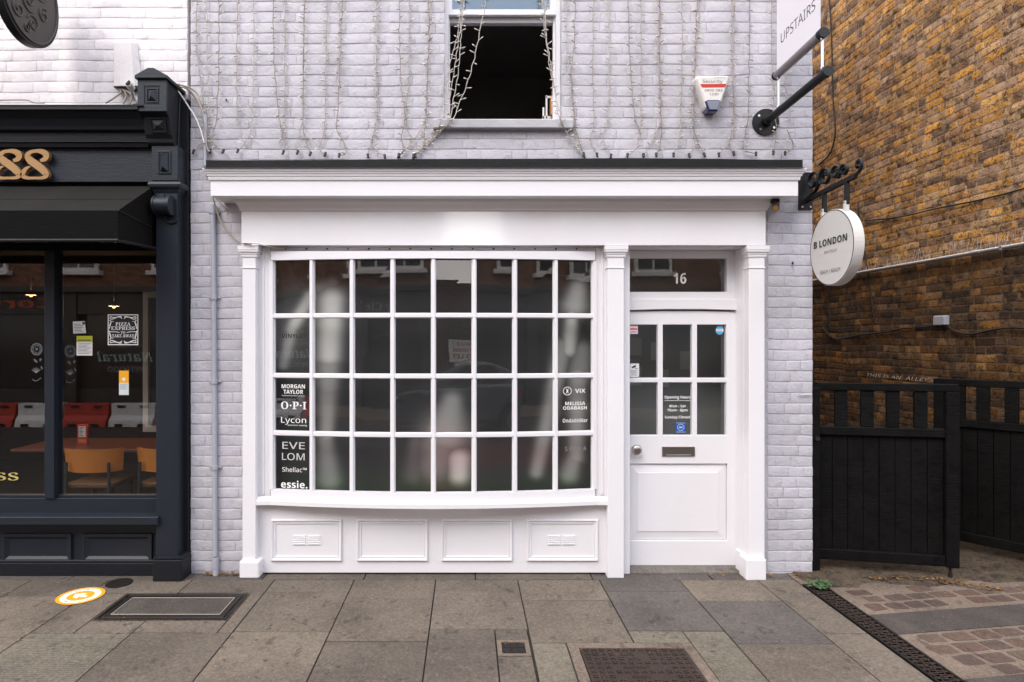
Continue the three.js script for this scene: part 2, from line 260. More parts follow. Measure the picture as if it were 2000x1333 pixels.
const pavement = structure('pavement');
{
  const cover = [-2.36, -1.50, 0.362, 0.785], catv = [0.575, 1.30, 1.075, 1.62], toby = [0.168, 0.364, 1.035, 1.23], round = [-2.6, -2.42, 0.1, 0.28];
  const tone = [[0.170, 0.140, 0.115], [0.200, 0.164, 0.134], [0.145, 0.121, 0.101], [0.180, 0.149, 0.124]].map(c => std(rgb(...c), 0.85, { map: stoneTone, bumpMap: stoneBump, bumpScale: 0.003 }));
  const blue = std(rgb(0.128, 0.112, 0.106), 0.8, { map: stoneTone, bumpMap: stoneBump, bumpScale: 0.003 });
  const ribbedBump = tex(512, (u, v) => 0.55 * (0.5 + 0.5 * Math.sin(v * Math.PI * 2 * 30)) * (0.6 + 0.4 * fbm(u, v, 8, 3, 7)) + 0.45 * fbm(u, v, 60, 2, 3), 0.6);
  const pale = std(rgb(0.195, 0.172, 0.138), 0.85, { map: stoneTone, bumpMap: ribbedBump, bumpScale: 0.004 });
  const xs = [-8.52, -7.93, -7.34, -6.74, -6.15, -5.56, -4.97, -4.38, -3.785, -3.19, -2.62, -2.01, -1.41, -0.825, -0.228, 0.372, 0.97, 1.555, 2.125, 2.40];
  const offs = { '-0.825': 0.46, '-0.228': 0.309, '0.372': 0.474, '0.97': 0.327, '1.555': 0.49, '2.125': 0.36, '-1.41': 0.336, '-2.01': 0.35, '-2.62': 0.36, '-3.19': 0.41, '-3.785': 0.33 };
  const slabs = [];
  for (let i = 0; i + 1 < xs.length; i++) {
    const off = offs[xs[i]] ?? (i % 2 ? 0.32 : 0.47), zs = [0.115, off]; for (let z = off + 0.598; z < 2.2; z += 0.598) zs.push(z); zs.push(2.26);
    for (let k = 0; k + 1 < zs.length; k++) {
      let m = tone[Math.floor(rnd() * 4)];
      if (Math.abs(xs[i] - 0.97) < 0.01 && k < 2) m = blue; if (Math.abs(xs[i] - 1.555) < 0.01 && k === 1) m = blue;
      if (Math.abs(xs[i] + 2.62) < 0.01 && k === 2) m = pale; if (Math.abs(xs[i] + 3.19) < 0.01 && k === 2) m = tone[1];
      if (Math.abs(xs[i] - 0.97) < 0.01 && k === 2) m = pale; if (Math.abs(xs[i] - 0.372) < 0.01 && k === 2) m = pale;
      slabs.push([[xs[i], xs[i + 1], zs[k], zs[k + 1]], m]);
    }
  }
  let x = -8.5; while (x < 2.3) { const w = rr(0.55, 0.9); slabs.push([[x, Math.min(x + w, 2.4), -0.42, 0.115], rnd() < 0.5 ? tone[2] : blue]); x += w; }   // narrow stones against the shopfronts
  for (const [r, m] of slabs) for (const [a, b, c, d] of [cover, catv, toby].reduce((l, h) => cutRects(l, h), [r])) {
    if (b - a < 0.015 || d - c < 0.015) continue;
    const g = box(a + 0.0035, b - 0.0035, -0.05, rr(-0.0015, 0.0015), c + 0.0035, d - 0.0035, 0.0035);
    part(pavement, 'paving_slab', g, m);
  }
  const kx = []; for (let q = -9; q < 2.3; q += 0.9) kx.push(q);
  for (const q of kx) part(pavement, 'kerb_stone', box(q + 0.004, Math.min(q + 0.896, 2.4), -0.15, 0.0, 2.262, 2.42, 0.012), tone[0]);

  // covers let into the pavement
  const c1 = thing('manhole_cover', 'wide rectangular cover with tarmac infill and dark iron rim by the navy pilaster', 'manhole cover', [-1.93, 0, 0.57]);
  part(c1, 'frame', frameMould(-2.345, -1.515, -0.768, -0.375, 0, [[0, -0.004], [0.0, 0.002], [0.012, 0.003], [0.016, -0.006], [0.026, -0.006], [0.03, 0.002], [0.068, 0.001]], false).rotateX(-Math.PI / 2), M.iron);
  part(c1, 'infill', frameMould(-2.277, -1.583, -0.70, -0.443, 0, [[0, -0.02], [0.0005, -0.001], [0.01, 0.0005]]).rotateX(-Math.PI / 2), std(rgb(0.105, 0.088, 0.078), 0.9, { map: tarTone, bumpMap: tarBump, bumpScale: 0.004 }));
  part(c1, 'rim', frameMould(-2.279, -1.581, -0.702, -0.441, 0.0012, [[0, 0], [0.001, 0.002], [0.003, 0.002], [0.004, 0]], false).rotateX(-Math.PI / 2), std(rgb(0.42, 0.36, 0.31), 0.7));
  const bed = thing('manhole_surround', 'mortar bed around the wide tarmac-filled cover', 'mortar bed', [-1.93, 0, 0.57]);
  part(bed, 'mortar', quads(cutRects([[-2.357, -1.503, 0.365, 0.782]], [-2.344, -1.516, 0.376, 0.767]).map(([a, b, c, d]) => [[a, -0.003, d], [b, -0.003, d], [b, -0.003, c], [a, -0.003, c]])), M.earth);
  const c2 = single('utility_cover', disc(-2.51, 0.001, 0.188, 0.088, 0.012, 'y', 40), M.iron, 'small round black iron cover beside the orange floor sticker', 'utility cover');
  const c3 = thing('stopcock_cover', 'small square black gridded cover in a pale concrete surround', 'stopcock cover', [0.266, 0, 1.135]);
  part(c3, 'surround', frameMould(0.172, 0.36, -1.226, -1.039, 0, [[0, -0.03], [0.001, 0.001], [0.027, 0.001], [0.028, -0.02]], false).rotateX(-Math.PI / 2), M.concrete);
  part(c3, 'lid', box(0.201, 0.332, -0.03, -0.002, 1.068, 1.197, 0.003), M.iron);
  for (let i = 0; i < 3; i++) for (let j = 0; j < 2; j++) part(c3, 'lid_panel', box(0.210 + i * 0.040, 0.242 + i * 0.040, -0.003, 0.0012, 1.076 + j * 0.060, 1.130 + j * 0.060, 0.002), M.iron);
  const c4 = thing('access_cover', 'large rusty iron cover with raised treads and lettering in a concrete collar', 'access cover', [0.94, 0, 1.35]);
  part(c4, 'collar', frameMould(0.578, 1.297, -1.616, -1.078, 0, [[0, -0.03], [0.001, 0.001], [0.058, 0.001], [0.06, -0.02]], false).rotateX(-Math.PI / 2), M.concrete);
  const rr4 = new THREE.Shape(); { const a = 0.642, b = 1.234, c = -1.556, d = -1.138, r = 0.03; rr4.moveTo(a + r, c); rr4.lineTo(b - r, c); rr4.quadraticCurveTo(b, c, b, c + r); rr4.lineTo(b, d - r); rr4.quadraticCurveTo(b, d, b - r, d); rr4.lineTo(a + r, d); rr4.quadraticCurveTo(a, d, a, d - r); rr4.lineTo(a, c + r); rr4.quadraticCurveTo(a, c, a + r, c); }
  part(c4, 'lid', boxUV(extrude(rr4, 0.02, 0.003).rotateX(-Math.PI / 2).translate(0, -0.021, 0)), M.rust);
  const treads = [], font = await new FontLoader().loadAsync('fonts/droid/droid_sans_bold.typeface.json');
  for (let j = 0; j < 9; j++) for (let i = 0; i < 13; i++) {
    const cx = 0.672 + i * 0.0444, cz = 1.16 + j * 0.0465; if ((j === 1 && i > 3 && i < 8) || (j === 2 && i > 4 && i < 8) || (j === 4 && i > 2 && i < 10) || (j === 6 && i > 2 && i < 10)) continue;
    const h = j === 4 || (i + j) % 2 ? 0 : 1, w = 0.014;
    for (const [ax, az, bx, bz] of h ? [[-w, -0.012, w, -0.007], [-w, 0.007, w, 0.012], [-0.003, -0.007, 0.003, 0.007]] : [[-w, -0.012, -w + 0.005, 0.012], [w - 0.005, -0.012, w, 0.012], [-w + 0.005, -0.003, w - 0.005, 0.003]])
      treads.push(box(cx + ax, cx + bx, -0.003, 0.003, cz + az, cz + bz, 0));
  }
  stuff(part(c4, 'treads', merge(treads), M.rust));
  for (const [s, x, z, h] of [['CATV', 0.85, 1.222, 0.026], ['MTL', 0.885, 1.268, 0.026], ['SLIDEOUT', 0.838, 1.355, 0.022], ['GRADE', 0.86, 1.448, 0.022]]) {
    const g = new TextGeometry(s, { font, size: h, depth: 0.004, curveSegments: 3, bevelEnabled: false }); g.rotateX(-Math.PI / 2); g.translate(x, -0.002, z); part(c4, 'lettering', boxUV(g), M.rust);
  }

  const gum = []; for (let i = 0; i < 260; i++) { const g = new THREE.CircleGeometry(rr(0.005, 0.014), 9), x = rr(-3.6, 2.35), z = rr(0.13, 2.1); g.scale(1, rr(0.6, 1), 1); g.rotateX(-Math.PI / 2); g.rotateY(rr(0, 6)); g.translate(x, 0.0028, z); if (![cover, catv, toby].some(h => x > h[0] && x < h[1] && z > h[2] && z < h[3])) gum.push(boxUV(g)); }
  tag(ground('gum_spots', merge(gum), std(rgb(0.075, 0.063, 0.055), 0.85), 'stuff'), 'dark flattened chewing gum spots scattered over the paving', 'gum spots');
  const grit = []; for (let i = 0; i < 240; i++) { const g = new THREE.IcosahedronGeometry(rr(0.0012, 0.0028), 0), x = rr(-3.6, 3.9); g.translate(x, 0.003, rr(0.13, 1.7)); if (x < 2.4 || x > 2.6) grit.push(boxUV(g)); }
  tag(ground('grit', merge(grit), std(rgb(0.32, 0.275, 0.235), 0.9), 'stuff'), 'pale grit scattered over the paving and apron', 'grit');
  // the round orange arrow sticker on the slabs
  const st = canvasTex(512, 512, (g, w) => {
    g.fillStyle = '#f2a01e'; g.beginPath(); g.arc(256, 256, 254, 0, 7); g.fill();
    g.fillStyle = '#f1ece6'; g.beginPath(); g.arc(256, 256, 212, 0, 7); g.fill(); g.fillStyle = '#f2a01e'; g.beginPath(); g.arc(256, 256, 146, 0, 7); g.fill();
    g.fillStyle = '#f7f2ea'; g.save(); g.translate(256, 256); g.rotate(-0.9); g.beginPath(); [[-26, 96], [26, 96], [26, 0], [70, 26], [70, -34], [0, -100], [-70, -34], [-70, 26], [-26, 0]].forEach((p, i) => i ? g.lineTo(...p) : g.moveTo(...p)); g.fill(); g.restore();
    g.fillStyle = '#7d6a55'; for (const [s, a0, sgn] of [['Please keep left', -2.35, 1], ['Maintain distance', 2.35, -1]]) { g.font = 'bold 42px sans-serif'; g.textAlign = 'center'; [...s].forEach((ch, i) => { const a = a0 + sgn * i * 0.105; g.save(); g.translate(256 + Math.cos(a) * 180, 256 + Math.sin(a) * 180); g.rotate(a + sgn * Math.PI / 2); g.fillText(ch, 0, 14); g.restore(); }); }
    g.fillStyle = '#b9781c'; g.fillRect(270, 300, 70, 10); g.fillRect(285, 320, 60, 10);
  });
  const sg = new THREE.CircleGeometry(0.148, 48); sg.rotateX(-Math.PI / 2); sg.rotateY(0.3); sg.translate(-2.648, 0.0045, 0.414);
  single('floor_sticker', sg, printMat(st, 0.6), 'round orange and white arrow sticker on the paving', 'floor sticker');
}

// alley: apron of stone setts and tarmac strips, rough ground behind the gates
ground('alley_ground', (() => { const g = new THREE.PlaneGeometry(2.6, 10.5, 26, 100); g.rotateX(-Math.PI / 2); g.translate(3.75, 0, -5.0); const p = g.attributes.position; for (let i = 0; i < p.count; i++) { const x = p.getX(i), z = p.getZ(i); p.setY(i, 0.012 + 0.03 * (fbm(x / 4 + 5, z / 4 + 9, 12, 3, 2) - 0.5) - 0.02 * step(0, 0.25, z)); } g.computeVertexNormals(); return boxUV(g); })(), M.earth);
const apron = structure('alley_apron');
{
  part(apron, 'concrete_bed', box(2.566, 12, -0.14, -0.004, 0.12, 2.42, 0), M.concrete);
  part(apron, 'corner_concrete', box(2.404, 2.6, -0.05, 0.003, -0.45, 0.198, 0.004), M.concrete);
  const skew = (x, w) => w - 0.15 * (x - 2.53);
  const strip = (w0, w1) => quads([[[2.57, -0.0005, skew(2.57, w1)], [7, -0.0005, skew(7, w1) + 0.0], [7, -0.0005, skew(7, w0)], [2.57, -0.0005, skew(2.57, w0)]]]);
  part(apron, 'tarmac_strip', strip(0.71, 0.975), M.tarmac); part(apron, 'tarmac_strip', strip(1.47, 2.0), M.tarmac);
  const sett = [[0.125, 0.076, 0.06], [0.11, 0.07, 0.058], [0.135, 0.086, 0.066], [0.1, 0.068, 0.058], [0.128, 0.088, 0.07]].map(c => std(rgb(...c), 0.8, { map: stoneTone, bumpMap: stoneBump, bumpScale: 0.006 }));
  const rows = [[0.33, 0.09, 0.55], [0.445, 0.085, 0.75], [0.56, 0.095, 0.95], [1.0, 0.095, 1], [1.12, 0.1, 1], [1.245, 0.1, 1], [1.365, 0.09, 0.9]];
  for (const [w, d, chance] of rows) for (let x = 2.62 + rr(0, 0.08); x < 4.6;) {
    const L = rr(0.11, 0.165);
    if (rnd() < chance && skew(x, w) > 0.16) {
      const pts = []; for (const [cx, cz, sx, sz] of [[0, 0, 1, 1], [L, 0, -1, 1], [L, d, -1, -1], [0, d, 1, -1]]) { const j = () => rr(-0.007, 0.007); const A = [cx + sx * 0.010 + j(), cz + j()], B = [cx + j(), cz + sz * 0.010 + j()]; (sx * sz > 0) ? pts.push(B, A) : pts.push(A, B); }
      const g = extrude(poly(pts), 0.03, 0.004); g.rotateX(Math.PI / 2).rotateY(0.149); g.translate(x, rr(-0.0015, 0.001), skew(x, w));
      part(apron, 'sett', boxUV(g), sett[Math.floor(rnd() * 5)]);
    }
    x += L + rr(0.018, 0.035);
  }
}
{ // slotted drain between pavement and apron
  const d = thing('drain_channel', 'long narrow slotted iron drain running out from the alley corner', 'drain', [2.49, 0, 1.3]);
  part(d, 'channel', quads([[[2.425, -0.09, 2.42], [2.555, -0.09, 2.42], [2.555, -0.09, 0.2], [2.425, -0.09, 0.2]]]), M.dark);
  for (const x of [2.417, 2.550]) part(d, 'rail', box(x, x + 0.014, -0.09, 0.002, 0.2, 2.42, 0.002), M.iron);
  const bars = []; for (let z = 0.215; z < 2.4; z += 0.021) { const f = Math.round(z / 0.021) % 2 ? 0.02 : -0.02; bars.push(rod([2.43, -0.005, z - f * 0.35], [2.55, -0.005, z + f * 0.35], 0.0035, 5)); }
  for (let k = 0; k < 3; k++) { const pts = []; for (let z = 0.21; z < 2.4; z += 0.05) pts.push([2.452 + k * 0.038 + (Math.round(z / 0.05) % 2 ? 0.011 : -0.011), -0.003, z]); for (let i = 0; i + 1 < pts.length; i++) bars.push(rod(pts[i], pts[i + 1], 0.0035, 5)); }
  stuff(part(d, 'grating', merge(bars), M.rust));
  const leafM = std(rgb(0.05, 0.12, 0.025), 0.6, { transmission: 0.25, thickness: 0 });
  const leaves = [], at = [2.49, 0, 0.27];
  for (let i = 0; i < 60; i++) { const a = rr(0, 6.28), r = rr(0.01, 0.085), g = new THREE.SphereGeometry(rr(0.010, 0.018), 5, 3); g.scale(1.5, 0.16, 0.9); g.rotateZ(rr(-0.5, 0.7)); g.rotateX(rr(-0.5, 0.5)); g.rotateY(a); g.translate(at[0] + Math.cos(a) * r, rr(0.012, 0.05), at[2] + Math.sin(a) * r * 0.8); leaves.push(boxUV(g)); }
  const w = thing('weed', 'low green weed growing at the head of the drain', 'weed', at);
  part(w, 'foliage', merge(leaves), leafM);
  part(w, 'stems', merge([0, 1, 2, 3, 4, 5].map(i => rod(at, [at[0] + 0.06 * Math.cos(i), 0.04, at[2] + 0.06 * Math.sin(i)], 0.002, 5))), leafM);
  const lit = [], cols = []; 
  for (let i = 0; i < 420; i++) {
    let px, py; const k = rnd(); if (k < 0.45) { px = rr(1830, 1960); py = 1136 + (px - 1830) * 0.14 + rr(-4, 5); } else if (k < 0.7) { px = rr(1700, 1850); py = 1133 + rr(-3, 3); } else if (k < 0.85) { px = rr(1380, 1590); py = 1128 + rr(-3, 3); } else { px = rr(400, 470); py = rr(1121, 1128); }
    const [x, z] = G(px, py), g = new THREE.CircleGeometry(rr(0.004, 0.010), 5); g.scale(1.6, 0.8, 1); g.rotateX(-Math.PI / 2 + rr(-0.5, 0.5)); g.rotateY(rr(0, 6)); g.translate(x, 0.009 + rr(0, 0.006), z); const c = [[0.20, 0.09, 0.025], [0.12, 0.062, 0.028], [0.26, 0.15, 0.05], [0.075, 0.05, 0.03]][Math.floor(rnd() * 4)];
    const h = g.toNonIndexed(), a = new Float32Array(h.attributes.position.count * 3); for (let q = 0; q < a.length; q++) a[q] = c[q % 3]; h.setAttribute('color', new THREE.BufferAttribute(a, 3)); lit.push(h);
  }
  const lm = ground('leaf_litter', mergeGeometries(lit), std(rgb(1, 1, 1), 0.9, { vertexColors: true }), 'stuff'); tag(lm, 'dry brown leaf litter swept along the gates and wall foot', 'leaf litter');
}

// ================================================================ BRICK WALL ACROSS THE ALLEY
const WALLX = 4.65;
{
  const b = thing('brown_brick_building', 'brown stock brick building with bare side wall across the alley', 'building', [7.5, 0, -5]);
  const w = part(b, 'side_wall', box(WALLX + 0.001, 10.5, 2.53, 8, -11, 0.3, 0), M.mortar); part(b, 'dark_lower_wall', box(WALLX + 0.0015, 10.5, 0, 2.529, -11, 0.3, 0), std(rgb(0.17, 0.115, 0.075), 0.95, { map: grain, bumpMap: grainBump, bumpScale: 0.006 }));  // wall core below the pipe has a darker mortar colour
  const pal = [[0.40, 0.215, 0.062], [0.45, 0.255, 0.085], [0.33, 0.175, 0.065], [0.29, 0.19, 0.12], [0.22, 0.125, 0.07], [0.37, 0.24, 0.125], [0.13, 0.08, 0.055], [0.44, 0.22, 0.045], [0.30, 0.205, 0.145]];
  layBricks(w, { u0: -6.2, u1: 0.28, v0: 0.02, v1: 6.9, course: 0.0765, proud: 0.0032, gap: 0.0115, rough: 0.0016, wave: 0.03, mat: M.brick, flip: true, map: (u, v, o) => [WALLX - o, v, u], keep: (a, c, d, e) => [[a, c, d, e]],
    color: (u, v) => { const c = pal[Math.floor(rnd() * pal.length)].map((x, i) => lerp(x, [0.34, 0.205, 0.095][i], 0.15)), k = rr(0.8, 1.2) * (v < 2.52 ? (rnd() < 0.6 ? 0.36 : 0.72) : 1.75), low = v < 2.52; return [c[0] * k, c[1] * k * (low ? 0.88 : 1), c[2] * k * (low ? 0.7 : 0.95)]; } });  // bricks below the pipe are coloured darker and browner, mixed at random
  ground('alley_end_wall', box(2.3, 4.64, 0, 8, -11.2, -10.2, 0), M.mortar);

  const p = thing('metal_pipe', 'long galvanised pipe with bird spikes along the brown brick wall', 'pipe', [4.6, 2.55, -3]);
  part(p, 'tube', rod([4.605, 2.55, -6], [4.605, 2.55, 0.25], 0.02, 16), M.galv);
  for (const z of [-2.9, -0.68]) part(p, 'bracket', box(4.585, 4.65, 2.53, 2.573, z - 0.015, z + 0.015, 0.004), M.galv);
  part(p, 'coupling', rod([4.605, 2.55, -1.0], [4.605, 2.55, -0.9], 0.024, 16), M.galv);
  const sp = []; for (let z = -3.2; z < -0.4; z += 0.052) for (const t of [-0.02, 0.015]) { if (rnd() < 0.2) continue; sp.push(rod([4.61, 2.56, z], [4.62 + t, 2.56 + rr(0.09, 0.14), z + rr(-0.03, 0.03)], 0.0014, 4)); }
  stuff(part(p, 'bird_spikes', merge(sp), M.galv));
  const wallPt = (px, py, o = 0.02) => { const d = FOCAL * (WALLX - o) / (px - CX); return [WALLX - o, EYE - (py - CY) * d / FOCAL, CAMZ - d]; };
  single('cable', tube([[1690, 432], [1760, 424], [1830, 408], [1920, 390], [2010, 366], [2080, 340]].map(a => wallPt(...a)), 0.008), M.wireBlack, 'black cable rising along the brown wall above the pipe', 'cable', 'cables on the brown wall');
  single('cable', tube([[1606, 640], [1630, 662], [1680, 655], [1740, 648], [1760, 643], [1800, 640], [1846, 637], [1870, 650], [1900, 653], [1940, 645], [1975, 641], [2040, 646]].map(a => wallPt(...a)), 0.009), M.wireBlack, 'drooping black cable running under the small grey junction box', 'cable', 'cables on the brown wall');
  single('cable', tube([[1676, 400], [1686, 470], [1696, 535], [1703, 590], [1709, 632]].map(a => wallPt(...a)), 0.007), M.wireBlack, 'thin black cable dropping down the brown wall past the pipe', 'cable', 'cables on the brown wall');
  single('cable', tube([[1616, 558], [1618, 600], [1622, 645]].map(a => wallPt(...a)), 0.009), M.wireBlack, 'short black cable below the round sign on the brown wall', 'cable', 'cables on the brown wall');
  single('cable', tube([[1618, -30], [1624, 60], [1628, 200], [1632, 260], [1622, 300], [1600, 322]].map(a => wallPt(...a)), 0.009), M.wireBlack, 'black cable looping beside the banner down the brown wall', 'cable', 'cables on the brown wall');
  const jb = thing('junction_box', 'small grey junction box on the brown brick wall', 'junction box', wallPt(1845, 637, 0));
  const [, jy, jz] = wallPt(1845, 627, 0); part(jb, 'case', box(4.59, 4.648, jy - 0.048, jy + 0.048, jz - 0.075, jz + 0.075, 0.012), M.pipe); part(jb, 'gland', rod([4.62, jy - 0.065, jz], [4.62, jy - 0.045, jz], 0.012), M.wireBlack);
  const gt = canvasTex(1024, 64, (g) => { g.lineWidth = 4; textLine(g, 'THIS IS AN  ALLEY - WAY', 512, 50, 'italic 52px sans-serif', 'rgba(225,215,205,0.85)', 1000); g.globalCompositeOperation = 'destination-out'; for (let i = 0; i < 900; i++) { g.fillStyle = `rgba(0,0,0,${rr(0.3, 1)})`; g.fillRect(rr(0, 1024), rr(0, 64), rr(2, 12), rr(1, 5)); } });
  const q0 = wallPt(1690, 748, 0.0115), q1 = wallPt(1868, 748, 0.0115); const gy = 1.325;
  single('graffiti', printQuad([q0[0], gy, q0[2]], [q1[0], gy, q1[2]], [q1[0], gy + 0.066, q1[2]], [q0[0], gy + 0.066, q0[2]]), printMat(gt, 0.9), 'scratchy white painted words on brown bricks above the gate', 'graffiti');
}

// gates
{
  function leaf(name, label, base, turn, len, pick, boards, back = 1) {
    const t = thing(name, label, 'gate', base, undefined, true); t.rotation.y = turn;
    part(t, 'top_rail', box(0, len, 1.375, 1.432, -0.02, 0.025, 0.006), M.gate);
    part(t, 'middle_rail', box(0.004, len - 0.09, 1.035, 1.10, -0.02, 0.024, 0.006), M.gate);
    part(t, 'bottom_rail', box(0.004, len - 0.09, 0.085, 0.165, -0.02, 0.024, 0.006), M.gate);
    part(t, 'stile', box(len - 0.088, len, 0.08, 1.374, -0.022, 0.028, 0.006), M.gate);
    for (const x of pick) part(t, 'picket', box(x, x + 0.088, 1.101, 1.374, -0.016, 0.012, 0.004), M.gate);
    const w = (len - 0.09) / boards; for (let i = 0; i < boards; i++) { const g0 = rr(0.001, 0.003); part(t, 'board', box(i * w + g0, (i + 1) * w - 0.002, 0.10, 1.08, back * (-0.03 + rr(-0.002, 0.002)), back * (-0.006 + rr(-0.002, 0.002)), 0.003), M.gate); }
    return t;
  }
  const post = thing('gate_post', 'dark round-topped gate post against the grey wall', 'post', [2.65, 0, -0.08]);
  part(post, 'shaft', box(2.608, 2.682, 0, 1.40, -0.125, -0.04, 0.012), M.gate);
  part(post, 'cap', disc(2.645, 1.395, -0.082, 0.042, 0.07), M.gate); part(post, 'bolt_head', disc(2.655, 1.01, -0.036, 0.018, 0.01), M.iron);
  const l = leaf('wooden_gate', 'black boarded gate leaf with pickets beside the grey wall', [2.69, 0, -0.1], -0.2, 0.95, [0.12, 0.30, 0.475, 0.66], 8);
  part(l, 'drop_bolt', rod([0.9, 0.0, 0.0], [0.9, 0.081, 0.0], 0.0095), M.iron); part(l, 'bolt_foot', rod([0.9, 0.0, 0.0], [0.9, 0.03, 0.0], 0.014), M.iron);
  leaf('wooden_gate', 'black boarded gate leaf standing ajar at the right edge', [4.62, 0, 0.15], Math.PI - 0.93, 1.02, [0.1, 0.28, 0.46, 0.64, 0.8], 9, -1);
  const gp = thing('gate_post', 'dark gate post against the brown brick wall at the right edge', 'post', [4.6, 0, 0.2]); part(gp, 'shaft', box(4.56, 4.64, 0, 1.45, 0.16, 0.24, 0.012), M.gate);
}

// ================================================================ THE GREY PAINTED HOUSE
function roomShell(name, x0, x1, y0, y1, z0, z1, mat, floorMat) {
  const t = 0.1, r = structure(name, [(x0 + x1) / 2, y0, z0]);
  part(r, 'back_wall', box(x0 - t, x1 + t, y0 - t, y1 + t, z0 - t, z0, 0), mat);
  part(r, 'side_wall', box(x0 - t, x0, y0 - t, y1 + t, z0 + 0.001, z1, 0), mat); part(r, 'side_wall', box(x1, x1 + t, y0 - t, y1 + t, z0 + 0.001, z1, 0), mat);
  part(r, 'floor', box(x0 + 0.001, x1 - 0.001, y0 - t, y0, z0 + 0.001, z1, 0), floorMat || mat); part(r, 'ceiling', box(x0 + 0.001, x1 - 0.001, y1, y1 + t, z0 + 0.001, z1, 0), mat);
  return r;
}
const GL = X(371.5), GR = X(1588), OPL = -1.64, OPR = 2.20, OPT = 2.72;         // outer edges, shopfront opening
const WIN = [X(868), X(1097), Y(233), 5.25];                                  // first floor window opening
{
  const b = thing('grey_brick_house', 'house front of pale grey painted brick around the white shopfront', 'house', [0.25, 0, -3]);
  const s = poly([[GL, 0], [OPL, 0], [OPL, OPT], [OPR, OPT], [OPR, 0], [GR, 0], [GR, 7.5], [GL, 7.5]]); s.holes.push(rectPath(...WIN));
  const w = part(b, 'wall', boxUV(extrude(s, 0.3).translate(0, 0, -0.308)), M.greyPlain);
  part(b, 'side_wall', box(GL, GL + 0.2, 0, 7.5, -9, -0.31, 0), M.greyPlain); part(b, 'side_wall', box(GR - 0.2, GR, 0, 7.5, -9, -0.31, 0), M.mortar);
  part(b, 'roof', box(GL, GR, 7.505, 7.7, -9, 0.05, 0.01), M.lead);
  const holes = [[WIN[0], WIN[1], WIN[2] - 0.075, WIN[3]], [OPL - 0.02, OPR + 0.02, -1, 2.95], [X(520), X(1500), 0, 3.0]];
  layBricks(w, { u0: GL, u1: GR, v0: 0.01, v1: 5.0, course: 0.0795, proud: 0.0045, gap: 0.0055, side: 0.1, edgeDepth: 0.0028, wave: 0.02, rough: 0.0013, mat: M.greyWall, map: (u, v, o) => [u, v, o - 0.007], keep: (a, c, d, e) => holes.reduce((l, h) => cutRects(l, h), [[a, c, d, e]]),
    color: () => { const k = rr(0.975, 1.02); return [k, k, k * rr(0.995, 1.01)]; } });

  // sash window, lower sash pushed up
  const [x0, x1, y0] = WIN, win = part(b, 'window', frameMould(x0, x1, y0 + 0.002, 5.24, -0.16, [[0, 0], [0.0, 0.075], [0.028, 0.075], [0.03, 0.05], [0.032, 0.0]], false), M.white);
  const xa = X(877, -0.1), xb = X(1081, -0.1);
  part(win, 'upper_sash', frameMould(xa - 0.02, xb + 0.02, Y(29, -0.1), 5.2, -0.13, [[0, 0], [0, 0.03], [0.04, 0.03], [0.045, 0.012], [0.046, 0]], false), M.white);
  part(win, 'upper_pane', quads([[[xa + 0.02, Y(22, -0.1), -0.115], [xb - 0.02, Y(22, -0.1), -0.115], [xb - 0.02, 5.16, -0.115], [xa + 0.02, 5.16, -0.115]]]), std(rgb(1, 1, 1), 0, { transmission: 1, thickness: 0, ior: 2.3 }));
  part(win, 'lower_sash_rail', box(xa - 0.025, xb + 0.025, Y(47, -0.15), Y(31, -0.15), -0.19, -0.14, 0.006), M.sill);
  part(win, 'lower_sash_pane', quads([[[xa, Y(31, -0.15), -0.17], [xb, Y(31, -0.15), -0.17], [xb, 5.15, -0.17], [xa, 5.15, -0.17]]]), M.glass);
  for (const [a, c] of [[x0 + 0.034, xa - 0.003], [xb + 0.003, x1 - 0.034]]) part(win, 'staff_bead', box(Math.min(a, c), Math.max(a, c) + 0.004, y0 + 0.01, 5.2, -0.19, -0.135, 0.003), M.white);
  const sg = box(X(845, 0.05), X(1121, 0.05), Y(251, 0.05), Y(232, 0.05), -0.2, 0.05, 0.012); part(win, 'sill', sg, M.sill);
  roomShell('upstairs_room', -0.9, 1.6, 2.95, 5.4, -4, -0.32, M.upstairs);
  const cb = thing('shelf_stand', 'small white metal stand inside the open upstairs window', 'stand', [X(1068, -0.25), Y(231, -0.25), -0.25]);
  for (const px of [1060, 1066]) part(cb, 'post', pbox(px, px + 3.5, px === 1060 ? 210 : 187, 233, -0.25, -0.262, 0.002), M.plasticWhite);
  part(cb, 'arm', pbox(1066, 1082, 188, 192, -0.25, -0.262, 0.001), M.plasticWhite); part(cb, 'shelf', pbox(1060, 1084, 227, 233, -0.25, -0.3, 0.001), M.plasticWhite);
  const bt = thing('bottle', 'amber bottle beside the white stand in the open window', 'bottle', [X(1080, -0.24), Y(233, -0.24), -0.24]);
  const bx = X(1079, -0.23), by = Y(228, -0.23), amber = std(rgb(0.34, 0.13, 0.02), 0.15, { clearcoat: 1 });
  part(bt, 'body', new THREE.LatheGeometry([[0, 0], [0.021, 0], [0.022, 0.01], [0.022, 0.12], [0.018, 0.14], [0.009, 0.155], [0.008, 0.175], [0, 0.175]].map(p => new THREE.Vector2(...p)), 20).translate(bx, by, -0.225), amber);
  part(bt, 'cap', disc(bx, by + 0.186, -0.225, 0.01, 0.02, 'y', 16), M.wood);
}

